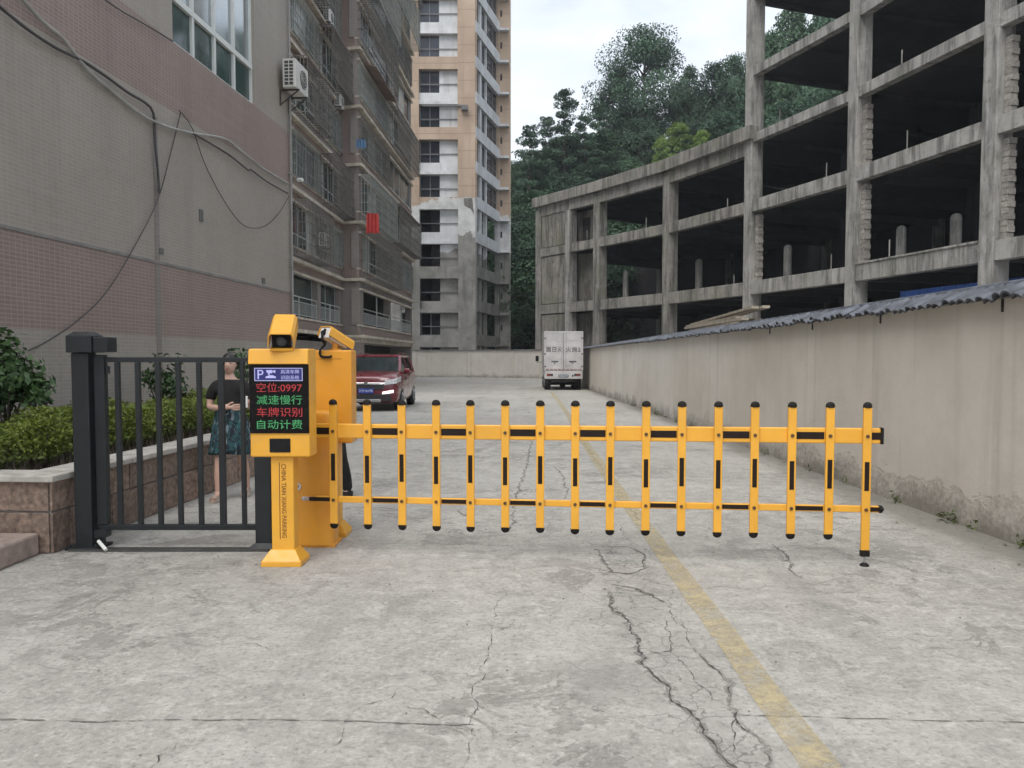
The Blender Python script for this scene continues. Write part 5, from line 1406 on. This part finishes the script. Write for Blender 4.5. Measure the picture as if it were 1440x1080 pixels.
# cabin
def cab(y0, y1, w, z): return [(CX - w, CY0 + y0, z), (CX + w, CY0 + y0, z), (CX + w, CY0 + y1, z), (CX - w, CY0 + y1, z)]
mb = MB(); mb.loft([cab(1.12, 4.28, .80, 1.10), cab(1.60, 4.18, .735, 1.36), cab(2.02, 3.98, .66, 1.585)]); mb.build('windows', m_cgl, CAR, False)
mb = MB(); mb.loft([cab(1.97, 4.05, .675, 1.575), cab(2.06, 3.98, .65, 1.625), cab(2.3, 3.8, .56, 1.65)]); mb.build('roof', m_red_c, CAR, True)
mb = MB()
for sg in (-1, 1):
    pp = [(CX + sg * .795, CY0 + 1.10, 1.11), (CX + sg * .735, CY0 + 1.58, 1.365), (CX + sg * .66, CY0 + 2.02, 1.59)]
    for a, b in zip(pp, pp[1:]): mb.bar(a, b, .075, .06)
    for y in (2.75,): mb.bar((CX + sg * .81, CY0 + y, 1.10), (CX + sg * .665, CY0 + y + .03, 1.58), .09, .03)
    mb.bar((CX + sg * .80, CY0 + 4.2, 1.1), (CX + sg * .655, CY0 + 3.97, 1.58), .07, .05)
    mb.bar((CX + sg * .668, CY0 + 2.02, 1.585), (CX + sg * .668, CY0 + 4.0, 1.585), .05, .05)
mb.build('pillars', m_red_c, CAR)
mb = MB()
for sg in (-1, 1): mb.tube([(CX + sg * .6, CY0 + 2.15, 1.65), (CX + sg * .6, CY0 + 2.3, 1.69), (CX + sg * .6, CY0 + 3.6, 1.69), (CX + sg * .6, CY0 + 3.75, 1.65)], .014, 6)
mb.build('roof_rails', m_chr, CAR, True)
mb = MB(); mb.box(CX - .50, CX + .50, CY0 - .025, CY0 + .1, .62, .83); gl = mb.build('grille', m_clad, CAR, bevel=.03)
mb = MB(); mb.hexa([(CX - .46, CY0 - .045, .77), (CX + .46, CY0 - .045, .77), (CX + .46, CY0 + .02, .77), (CX - .46, CY0 + .02, .77)], [(CX - .56, CY0 - .02, .83), (CX + .56, CY0 - .02, .83), (CX + .56, CY0 + .03, .83), (CX - .56, CY0 + .03, .83)]); mb.build('chrome_bar', m_chr, gl, bevel=.01)
mb = MB(); mb.tube([(CX, CY0 - .06, .815), (CX, CY0 - .035, .815)], .055, 18); mb.build('badge', m_chr, gl, True)
for sg in (-1, 1):
    mb = MB(); mb.hexa([(CX + sg * .50, CY0 - .04, .755), (CX + sg * .86, CY0 + .015, .80), (CX + sg * .945, CY0 + .40, .86), (CX + sg * .50, CY0 + .2, .76)], [(CX + sg * .54, CY0 + .0, .885), (CX + sg * .88, CY0 + .07, .95), (CX + sg * .94, CY0 + .52, 1.0), (CX + sg * .52, CY0 + .25, .90)])
    mb.build('headlight', m_lamp, CAR, bevel=.012)
    mb = MB(); mb.hexa([(CX + sg * .46, CY0 - .045, .50), (CX + sg * .78, CY0 + .0, .54), (CX + sg * .76, CY0 + .1, .54), (CX + sg * .48, CY0 + .1, .50)], [(CX + sg * .46, CY0 - .045, .565), (CX + sg * .78, CY0 + .0, .625), (CX + sg * .76, CY0 + .1, .61), (CX + sg * .48, CY0 + .1, .555)]); mb.build('daytime_lamp', m_drl, CAR, bevel=.008)
    mb = MB(); mb.box(CX + sg * .88, CX + sg * 1.07, CY0 + 1.36, CY0 + 1.5, 1.08, 1.22); mi = mb.build('mirror', m_red_c, CAR, True, bevel=.04, seg=3)
    mb = MB(); mb.bar((CX + sg * .8, CY0 + 1.42, 1.09), (CX + sg * .92, CY0 + 1.42, 1.11), .05, .04); mb.build('mirror_arm', m_clad, mi)
    mb = MB(); mb.bar((CX + sg * .925, CY0 + 1.6, .93), (CX + sg * .925, CY0 + 3.7, .96), .02, .05); mb.build('side_crease', m_red_c, CAR)
mb = MB(); mb.hexa([(CX - .70, CY0 + .0, .30), (CX + .70, CY0 + .0, .30), (CX + .78, CY0 + .2, .30), (CX - .78, CY0 + .2, .30)], [(CX - .66, CY0 - .035, .50), (CX + .66, CY0 - .035, .50), (CX + .78, CY0 + .2, .50), (CX - .78, CY0 + .2, .50)]); bmp_ = mb.build('lower_bumper', m_clad, CAR, bevel=.02)
mb = MB(); mb.box(CX - .42, CX + .42, CY0 - .045, CY0 + .05, .27, .36); mb.build('skid_plate', m_skid, bmp_, bevel=.025)
mb = MB(); mb.box(CX - .22, CX + .22, CY0 - .06, CY0 - .04, .525, .665); np_ = mb.build('number_plate', m_plb, CAR, bevel=.004)
text_mesh('川Y·0178', .1, (CX, CY0 - .062, .595), m_plw, 'plate_lettering', np_, width=.38, height=.085)
def wheel(parent, x, y, r, w, sg):
    mb = MB(); rings = []
    for xx, rr in ((-w / 2, r * .86), (-w / 2 + .02, r * .97), (-w / 4, r), (w / 4, r), (w / 2 - .02, r * .97), (w / 2, r * .86)):
        rings.append([(x + xx, y + rr * math.cos(t), r + rr * math.sin(t)) for t in [2 * math.pi * k / 24 for k in range(24)]])
    mb.loft(rings); o = mb.build('wheel', m_tyre, parent, True)
    mb = MB(); xo = x + sg * (w / 2 + .004); mb.tube([(xo - sg * .03, y, r), (xo, y, r)], [r * .66, r * .6], 20)
    for k in range(5):
        t = 2 * math.pi * k / 5; mb.bar((xo, y, r), (xo + sg * .006, y + r * .6 * math.cos(t), r + r * .6 * math.sin(t)), .05, .02)
    mb.build('rim', m_rim, o)
for sg in (-1, 1):
    for y in (.88, 3.5): wheel(CAR, CX + sg * .80, CY0 + y, .345, .23, sg)

# ------------------------------------------------------------------ white box truck, seen from behind
m_van = mat('grubby white truck paint', (.43, .415, .405), .5, var=.16, scale=2.2, bmp=.05); m_vang = mat('grey door gasket', (.10, .10, .105), .7)
m_tail = mat('tail lamp red', (.17, .03, .025), .3); m_under = mat('dark chassis', (.025, .024, .023), .8, var=.3)
m_vtxt = mat('faded truck lettering', (.045, .045, .05), .7, var=.3)
VY = 36.9; VX0, VX1 = (765.5 - 720) * VY / F, (819.5 - 720) * VY / F; VC = (VX0 + VX1) / 2
VAN = empty('box_truck', (VC, VY, 0)); tag(VAN, 'small white box truck seen from behind beside the boundary wall', 'truck')
zb, zt = .97, 2.82
mb = MB(); mb.box(VX0, VX1, VY, VY + 3.0, zb, zt); mb.build('cargo_box', m_van, VAN, bevel=.02)
fr_ = MB(); t = .07
fr_.box(VX0 - .012, VX0 + t, VY - .035, VY, zb - .01, zt + .012); fr_.box(VX1 - t, VX1 + .012, VY - .035, VY, zb - .01, zt + .012)
fr_.box(VX0 + t, VX1 - t, VY - .034, VY, zt - t, zt + .012); fr_.box(VX0 + t, VX1 - t, VY - .034, VY, zb - .01, zb + .06); fr_.build('door_frame', m_van, VAN, bevel=.008)
for sg in (-1, 1):
    a, b = (VX0 + t + .008, VC - .012) if sg < 0 else (VC + .012, VX1 - t - .008)
    mb = MB(); mb.box(a, b, VY - .022, VY - .001, zb + .07, zt - t - .01); dr = mb.build('door', m_van, VAN, bevel=.006)
    for zz in (1.22, 1.52, 2.12, 2.40):
        mb = MB(); mb.box(a + .05, b - .05, VY - .030, VY - .021, zz - .018, zz + .018); mb.build('door_rib', m_van, dr, bevel=.006)
    mb = MB(); xr_ = VC + sg * .1; mb.tube([(xr_, VY - .045, zb + .06), (xr_, VY - .045, zt - .07)], .014, 8); mb.build('lock_rod', m_van, dr, True)
    mb = MB(); c_ = (a + b) / 2; mb.box(c_ - .17, c_ + .17, VY - .05, VY - .022, 1.36, 1.42); mb.box(c_ - .02, c_ + .02, VY - .055, VY - .03, 1.27, 1.36); mb.build('door_handle', m_vang, dr, bevel=.006)
    for zz in (1.15, 1.75, 2.5):
        xh = VX0 + .03 if sg < 0 else VX1 - .03
        mb = MB(); mb.box(xh - .05, xh + .05, VY - .05, VY - .036, zz - .03, zz + .03); mb.build('hinge', m_vang, dr)
mb = MB(); mb.box(VC - .008, VC + .008, VY - .028, VY - .002, zb + .07, zt - t); mb.build('door_gasket', m_vang, VAN)
mb = MB()
for k in range(9): x = VX0 + .15 + (VX1 - VX0 - .3) * k / 8; mb.box(x - .07, x + .07, VY - .04, VY - .0345, zb + .0, zb + .035); 
mb.build('marker_tape', m_tail, VAN)
text_mesh('眉日火', .2, (VC - .45, VY - .032, 1.96), m_vtxt, 'door_lettering', VAN, width=.80, height=.25)
text_mesh('火良2', .2, (VC + .45, VY - .032, 1.96), m_vtxt, 'door_lettering', VAN, width=.72, height=.24)
mb = MB(); mb.box(VX0 + .01, VX1 - .01, VY - .03, VY + .12, .55, .945); bpn = mb.build('rear_panel', m_van, VAN, bevel=.02)
for sg in (-1, 1):
    mb = MB(); x = VC + sg * .66; mb.box(x - .15, x + .15, VY - .05, VY - .029, .69, .80); mb.build('tail_lamp', m_tail, bpn, bevel=.01)
    mb = MB(); mb.box(x - .15 - .001 if sg > 0 else x + .05, x - .05 if sg > 0 else x + .151, VY - .053, VY - .03, .69, .80); mb.build('turn_lamp', m_clad, bpn, bevel=.008)
mb = MB(); mb.box(VC - .24, VC + .24, VY - .045, VY - .029, .62, .76); vp = mb.build('number_plate', mat('grey blue plate', (.12, .15, .17), .5, var=.2), bpn)
text_mesh('川A·K72', .1, (VC, VY - .047, .69), m_plw, 'plate_lettering', vp, width=.4, height=.09)
mb = MB(); mb.tube([(VC + .44, VY - .05, .70), (VC + .44, VY - .029, .70)], .045, 12); mb.build('fuel_cap', m_clad, bpn)
mb = MB(); mb.box(VC - .6, VC + .6, VY + .1, VY + 4.4, .40, .62); mb.tube([(VC - .7, VY + .85, .32), (VC + .7, VY + .85, .32)], .09, 10); mb.tube([(VC - .13, VY + .85, .3), (VC + .13, VY + .85, .3)], .17, 12); mb.build('chassis', m_under, VAN)
for sg in (-1, 1):
    wheel(VAN, VC + sg * .74, VY + .85, .33, .30, sg); wheel(VAN, VC + sg * .76, VY + 3.75, .33, .2, sg)
mb = MB(); mb.box(VC - .82, VC + .82, VY + 3.1, VY + 4.75, .5, 1.35); mb.hexa([(VC - .82, VY + 3.1, 1.35), (VC + .82, VY + 3.1, 1.35), (VC + .82, VY + 4.75, 1.35), (VC - .82, VY + 4.75, 1.35)], [(VC - .74, VY + 3.15, 2.05), (VC + .74, VY + 3.15, 2.05), (VC + .74, VY + 4.25, 2.05), (VC - .74, VY + 4.25, 2.05)]); cb_ = mb.build('cab', m_van, VAN, bevel=.04)
mb = MB(); mb.hexa([(VC - .7, VY + 4.742, 1.4), (VC + .7, VY + 4.742, 1.4), (VC + .7, VY + 4.752, 1.4), (VC - .7, VY + 4.752, 1.4)], [(VC - .64, VY + 4.30, 1.98), (VC + .64, VY + 4.30, 1.98), (VC + .64, VY + 4.32, 1.98), (VC - .64, VY + 4.32, 1.98)]); mb.build('windscreen', m_cgl, cb_)
for sg in (-1, 1):
    mb = MB(); x = VC + sg * 1.13; mb.box(x - .085, x + .085, VY + 4.3, VY + 4.38, 1.38, 1.68); mi = mb.build('mirror', m_blk, VAN, bevel=.03)
    mb = MB(); mb.tube([(VC + sg * .8, VY + 4.4, 1.35), (x, VY + 4.36, 1.33), (x, VY + 4.36, 1.40)], .014, 6); mb.build('mirror_arm', m_blk, mi, True)

# ------------------------------------------------------------------ people
def skin(name, verts, edges, radii, m, parent, root=0, sub=2, origin=(0, 0, 0)):
    me = bpy.data.meshes.new(name); me.from_pydata([Vector(v) for v in verts], edges, [])
    o = bpy.data.objects.new(name, me); COL.objects.link(o)
    md = o.modifiers.new('skin', 'SKIN'); md.use_smooth_shade = True
    sv_ = me.skin_vertices[0].data
    for i, r in enumerate(radii):
        sv_[i].radius = r if isinstance(r, tuple) else (r, r); sv_[i].use_root = i == root
    ss_ = o.modifiers.new('sub', 'SUBSURF'); ss_.levels = sub; ss_.render_levels = sub
    dg = bpy.context.evaluated_depsgraph_get(); dg.update()
    me2 = bpy.data.meshes.new_from_object(o.evaluated_get(dg)); bpy.data.objects.remove(o)
    me2.name = name; me2.transform(Matrix.Translation(Vector(origin))); me2.materials.clear(); me2.materials.append(m)
    for p_ in me2.polygons: p_.use_smooth = True
    return me2
def link(me, name, parent):
    o = bpy.data.objects.new(name, me); COL.objects.link(o); o.parent = parent
    return o
m_skin = mat('skin', (.56, .36, .28), .5, var=.06, scale=8, spec=.35); m_hair = mat('black hair', (.012, .010, .010), .45, var=.3, scale=40)
m_black = mat('black knit top', (.010, .010, .011), .85, var=.2, scale=20, bmp=.2, bscale=90); m_trou = mat('black trousers', (.009, .009, .010), .85, var=.25, scale=8)
m_sand = mat('pale sandal leather', (.42, .36, .31), .6, var=.15); m_lip = mat('lips', (.30, .09, .08), .5); m_eye = mat('eye dark', (.015, .012, .012), .25)
def mat_skirt():
    m, nt, b = newmat('patterned teal skirt'); b.inputs['Roughness'].default_value = .85
    v = pos(nt)
    c = mixc(nt, ramp(nt, noise(nt, v, 14, 3, .5, 1.2), .44, .54), (.010, .014, .020), (.022, .075, .092))
    c = mixc(nt, ramp(nt, noise(nt, pos(nt, (1.3, 1.3, .55)), 17, 3, .5, .8), .58, .64), c, (.18, .22, .25))
    c = mixc(nt, ramp(nt, noise(nt, v, 23, 2), .62, .68), c, (.018, .12, .11))
    nt.links.new(c, b.inputs['Base Color']); return m
m_skirt = mat_skirt()
def head(me_list, c, k=1.0, yaw=0.0):
    """head with brow, nose, cheeks, chin, ears as one shape; faces -Y"""
    n, mrow = 28, 22; vs, fs = [], []
    for i in range(mrow + 1):
        ph = math.pi * i / mrow
        for j in range(n):
            th = 2 * math.pi * j / n
            x, y, z = math.sin(ph) * math.sin(th), -math.sin(ph) * math.cos(th), math.cos(ph)
            X, Y, Z = x * .074, y * .092, z * .112
            if z < 0: X *= 1 + .10 * z; Y *= 1 + .03 * z
            front = max(0, -y)
            nose = math.exp(-((x / .16) ** 2) - (((z + .12) / .22) ** 2)); Y -= .020 * nose * front * (1.3 if z < -.05 else .8)
            Y += .007 * front * (math.exp(-(((x - .38) / .16) ** 2) - ((z / .12) ** 2)) + math.exp(-(((x + .38) / .16) ** 2) - ((z / .12) ** 2)))
            Y -= .006 * front * math.exp(-((x / .3) ** 2) - (((z + .85) / .18) ** 2))
            Y -= .004 * front * math.exp(-((x / .25) ** 2) - (((z + .5) / .08) ** 2))
            ear = math.exp(-(((abs(x) - .98) / .12) ** 2) - (((z + .05) / .2) ** 2) - (((y - .1) / .22) ** 2)); X += math.copysign(.014, x) * ear
            vs.append(Vector((X, Y, Z)) * k)
    for i in range(mrow):
        for j in range(n): j2 = (j + 1) % n; fs.append((i*n + j, i*n + j2, (i+1)*n + j2, (i+1)*n + j))
    Mh = Matrix.Translation(Vector(c)) @ Matrix.Rotation(yaw, 4, 'Z')
    return [Mh @ v for v in vs], fs, Mh
def person(loc, H, woman, label, yaw=0.0):
    e = empty('person', loc); k = H / 1.58
    tag(e, label, 'person')
    f1, f2 = (-.10, -.17), (.11, .16)      # the two feet
    V = [(0, 0, .86), (0, -.005, .99), (0, -.01, 1.14), (0, 0, 1.265), (0, .005, 1.32), (0, -.005, 1.385)]
    E = [(0, 1), (1, 2), (2, 3), (3, 4), (4, 5)]; Rd = [(.125, .10), (.105, .085), (.12, .09), (.072, .055), (.047, .047), (.043, .045)]
    def chain(start, pts, rs):
        a = start
        for p_, r in zip(pts, rs): V.append(p_); Rd.append(r); E.append((a, len(V) - 1)); a = len(V) - 1
        return a
    for (fx, fy), sg in ((f1, -1), (f2, 1)):
        an = chain(0, [(sg * .085, 0, .79), (fx * .95, fy * .45 - .02, .45), (fx, fy * .85 + .02, .27), (fx, fy + .035, .075)], [.082, .052, .050, .033])
        chain(an, [(fx + sg * .01, fy - .05, .04), (fx + sg * .02, fy - .115, .028)], [(.034, .03), (.036, .020)])
    if woman:
        arms = ((-1, [(-.150, 0, 1.245), (-.205, .01, 1.12), (-.215, -.01, 1.0), (-.11, -.13, 1.0), (.02, -.165, 1.005)]), (1, [(.150, 0, 1.245), (.2, .01, 1.12), (.215, -.01, 1.0), (.235, -.12, 1.015), (.245, -.20, 1.03)]))
    else:
        arms = ((-1, [(-.165, 0, 1.265), (-.205, .01, 1.12), (-.215, .01, 1.0), (-.21, -.02, .88), (-.20, -.03, .78)]), (1, [(.165, 0, 1.265), (.205, .01, 1.12), (.215, .01, 1.0), (.21, -.02, .88), (.20, -.03, .78)]))
    for sg, pts in arms:
        w = chain(3, pts, [.052, .045, .038, .033, .025])
        d = (Vector(pts[-1]) - Vector(pts[-2])).normalized(); p0 = Vector(pts[-1])
        side_ = d.cross(Vector((0, 1, 0)) if abs(d.y) < .8 else Vector((0, 0, 1))).normalized(); nrm = side_.cross(d)
        palm = chain(w, [tuple(p0 + d * .05)], [(.034, .016)])
        for q, (o_, ln) in enumerate(((-.027, .060), (-.009, .072), (.009, .068), (.027, .054))):
            b0 = p0 + d * .075 + side_ * o_; b1 = b0 + d * ln * .5 + nrm * .006; b2 = b1 + d * ln * .3 + nrm * .018; b3 = b2 + d * ln * .1 + nrm * .022
            chain(palm, [tuple(b0), tuple(b1), tuple(b2), tuple(b3)], [.0095, .0088, .008, .0065])
        th = p0 + d * .015 + side_ * .030
        chain(w, [tuple(th), tuple(th + side_ * .018 + d * .028), tuple(th + side_ * .022 + d * .052 + nrm * .012)], [.012, .0105, .009])
    me = skin('body', V, E, Rd, m_skin, e)
    # head merged into the body mesh
    hv, hf, Mh = head(None, (0, -.022, 1.468), 1.0, R(6))
    import bmesh
    bm = bmesh.new(); bm.from_mesh(me); base = [bm.verts.new(v) for v in hv]
    for f in hf:
        try: bm.faces.new([base[i] for i in f]).smooth = True
        except ValueError: pass
    bm.to_mesh(me); bm.free()
    parts = [link(me, 'body', e)]
    def add(mb, name, m, smooth=True): o = mb_build_local(mb, name, m, e, smooth); parts.append(o); return o
    # eyes, brows, mouth
    for sg in (-1, 1):
        mb = MB(Mh); mb.loft([[(sg * .028 + .013 * math.cos(t) * q, -.0835 - .004 * (1 - q), .006 + .0055 * math.sin(t) * q) for t in [2 * math.pi * j / 10 for j in range(10)]] for q in (1, .6, .1)]); add(mb, 'eye', m_eye)
        mb = MB(Mh); mb.bar((sg * .014, -.0885, .024), (sg * .044, -.0805, .026), .006, .006); add(mb, 'eyebrow', m_hair)
    mb = MB(Mh); mb.loft([[(.020 * math.cos(t) * q, -.0915 - .003 * (1 - q), -.055 + .006 * math.sin(t) * q) for t in [2 * math.pi * j / 10 for j in range(10)]] for q in (1, .5, .1)]); add(mb, 'mouth', m_lip)
    # hair: the scalp of the same head, pushed out
    inv = Mh.inverted(); keep = []
    for v_ in hv:
        q = inv @ v_; yn, zn = q.y / .092, q.z / .112
        lim = .50 if yn < -.55 else .50 - (yn + .55) * 1.15
        keep.append(zn > max(lim, -.75))
    mb = MB(); mb._add([Mh @ ((inv @ v_) * (1.075 if k_ else 1.0)) for v_, k_ in zip(hv, keep)], [f for f in hf if sum(keep[q] for q in f) >= 3])
    hr = add(mb, 'hair', m_hair)
    if woman:
        mb = MB(Mh); mb.loft([[(.035 * q * math.cos(t), .098 + dy, .045 + .035 * q * math.sin(t)) for t in [2 * math.pi * j / 12 for j in range(12)]] for q, dy in ((.3, -.03), (.9, -.015), (1, .005), (.8, .025), (.3, .038))]); add(mb, 'hair_bun', m_hair)
    if woman:
        mb = MB(Mh)
        band = [(.0672 * math.cos(t), .0836 * math.sin(t) + .0, .058 + .004 * math.sin(t)) for t in [2 * math.pi * j / 24 for j in range(25)]]
        mb.tube(band, .0055, 6, False); add(mb, 'headband', mat('dark headband', (.03, .02, .022), .5))
    # top with sleeves
    V2 = [(0, -.003, .93 if woman else .84), (0, -.005, 1.05), (0, -.01, 1.16), (0, 0, 1.255), (0, .004, 1.295)]; E2 = [(0, 1), (1, 2), (2, 3), (3, 4)]; R2 = [(.15, .12), (.145, .118), (.152, .12), (.135, .100), (.084, .076)]
    for sg in (-1, 1):
        a = 3
        sl = [(sg * .150, 0, 1.243), (sg * .205, .01, 1.12)] + ([(sg * .212, .005, 1.07)] if woman else [(sg * .213, .01, 1.0), (sg * .21, -.015, .88)])
        for p_, r in zip(sl, (.075, .062, .058, .05)): V2.append(p_); R2.append(r); E2.append((a, len(V2) - 1)); a = len(V2) - 1
    parts.append(link(skin('top', V2, E2, R2, m_black, e), 'top', e))
    if woman:
        mb = MB(); rings = []
        for i in range(9):
            t_ = i / 8; z = 1.0 - .50 * t_; ring = []
            for j in range(48):
                a = 2 * math.pi * j / 48; fold = 1 + (.015 + .055 * t_) * math.sin(a * 9 + .6 * math.sin(a * 2)) + .02 * t_ * math.sin(a * 5 + 1)
                ring.append(((.145 + .085 * t_ ** .8) * math.cos(a) * fold, (.118 + .085 * t_ ** .8) * math.sin(a) * fold + .005 * t_, z + .008 * math.sin(a * 3) * t_))
            rings.append(ring)
        mb.loft(rings, caps=False); so = mb_build_local(mb, 'skirt', m_skirt, e, True); sol = so.modifiers.new('thick', 'SOLIDIFY'); sol.thickness = .006
        for (fx, fy), sg in ((f1, -1), (f2, 1)):
            mb = MB(); out = []
            for j in range(20):
                a = 2 * math.pi * j / 20; out.append((fx + sg * .012 + .046 * math.cos(a) * (1.0 if math.sin(a) < 0 else .8), fy - .035 + .122 * math.sin(a)))
            mb.loft([[(x, y, z) for x, y in out] for z in (.0, .022)])
            for yy in (-.105, -.055, .02):
                mb.tube([(fx + sg * .012 - .042, fy + yy, .02), (fx + sg * .012 - .025, fy + yy - .005, .062 + (yy + .1) * .25), (fx + sg * .012 + .025, fy + yy - .005, .062 + (yy + .1) * .25), (fx + sg * .012 + .042, fy + yy, .02)], .008, 6)
            mb_build_local(mb, 'sandal', m_sand, e, True)
    else:
        V3 = [(0, 0, .95), (0, 0, .86)]; E3 = [(0, 1)]; R3 = [(.125, .10), (.138, .112)]
        for (fx, fy), sg in ((f1, -1), (f2, 1)):
            a = 1
            for p_, r in (((sg * .088, 0, .78), .098), ((fx, fy * .4 - .01, .45), .074), ((fx, fy * .8 + .02, .25), .068), ((fx, fy + .03, .06), .060)):
                V3.append(p_); R3.append(r); E3.append((a, len(V3) - 1)); a = len(V3) - 1
        parts.append(link(skin('trousers', V3, E3, R3, m_trou, e), 'trousers', e))
        for (fx, fy), sg in ((f1, -1), (f2, 1)):
            mb = MB(); rings = []
            for z, q in ((0, 1), (.03, 1.02), (.06, .9), (.075, .6)):
                rings.append([(fx + sg * .012 + .048 * q * math.cos(a), fy - .035 + .13 * q * math.sin(a) + (.02 if z > .05 else 0), z) for a in [2 * math.pi * j / 18 for j in range(18)]])
            mb.loft(rings); mb_build_local(mb, 'shoe', m_blk, e, True)
    e.scale = (k, k, k); e.rotation_euler = (0, 0, yaw)
    return e
def mb_build_local(mb, name, m, parent, smooth):
    o = mb.build(name, m, None, smooth); o.parent = parent; return o
wp = gr(326, 701)
person((wp.x - .0, wp.y, 0), 1.56, True, 'woman in black top and teal skirt with folded arms behind the gate', R(4))
hp_ = Vector((wp.x + .262, wp.y - .315, 1.06))
mb = MB(Matrix.Translation(hp_) @ Matrix.Rotation(R(10), 4, 'Z')); mb.box(-.034, .034, -.005, .005, -.06, .06)
tag(mb.build('white_phone', mat('white phone case', (.7, .7, .68), .35), None, bevel=.008), 'white phone held in the hand of the woman behind the gate', 'phone')
mp_ = gr(480, 706)
person((mp_.x - .155, mp_.y + .15, 0), 1.53, False, 'person in black trousers mostly hidden behind the rear yellow stand', R(-20))

# ------------------------------------------------------------------ grit and fallen leaves on the concrete
rg = np.random.default_rng(21); mb = MB()
for i in range(230):
    if i < 110: x, y = rg.uniform(-3, 3.9), 2.4 + abs(rg.normal()) * 3.5
    else: x, y = 3.98 - abs(rg.normal()) * .18 - .01 * i / 420, rg.uniform(4.5, 22)
    r = rg.uniform(.002, .007); c = Vector((x, y, r * .5))
    pts = [c + Vector((r * math.cos(t) * rg.uniform(.7, 1.3), r * math.sin(t) * rg.uniform(.7, 1.3), -r * .5)) for t in (0, 1.26, 2.5, 3.8, 5.0)]
    tp = [c + (p_ - c) * .55 + Vector((0, 0, r * .9)) for p_ in pts]; mb.loft([pts, tp])
tag(mb.build('grit', mat('loose grit', (.20, .19, .17), .95, var=.5, scale=30)), 'loose grit scattered over the concrete drive', kind='stuff')
P = np.array([(3.98 - abs(rg.normal()) * .25 if i % 6 else rg.uniform(-3, 3.5), rg.uniform(5.5, 24), .012) for i in range(60)])
tag(leaf_obj('fallen_leaves', P, .045, mat_leaf('dry leaves', (.10, .06, .02), (.20, .14, .05)), None, up=3.0, rng=rg), 'a few dry leaves blown along the drive', kind='stuff')
# weeds in the joint at the foot of the boundary wall
P = []
for k_ in range(26):
    s_ = rg.uniform(-.5, 20); c = RW.p(s_, -.03, 0)
    for q in range(14): P.append((c.x + rg.normal() * .035 - .02, c.y + rg.normal() * .05, abs(rg.normal()) * .05 + .01))
tag(leaf_obj('weeds', P, .06, m_hedge_d, None, up=.2, aspect=.25, rng=rg), 'small weeds along the foot of the boundary wall', kind='stuff')
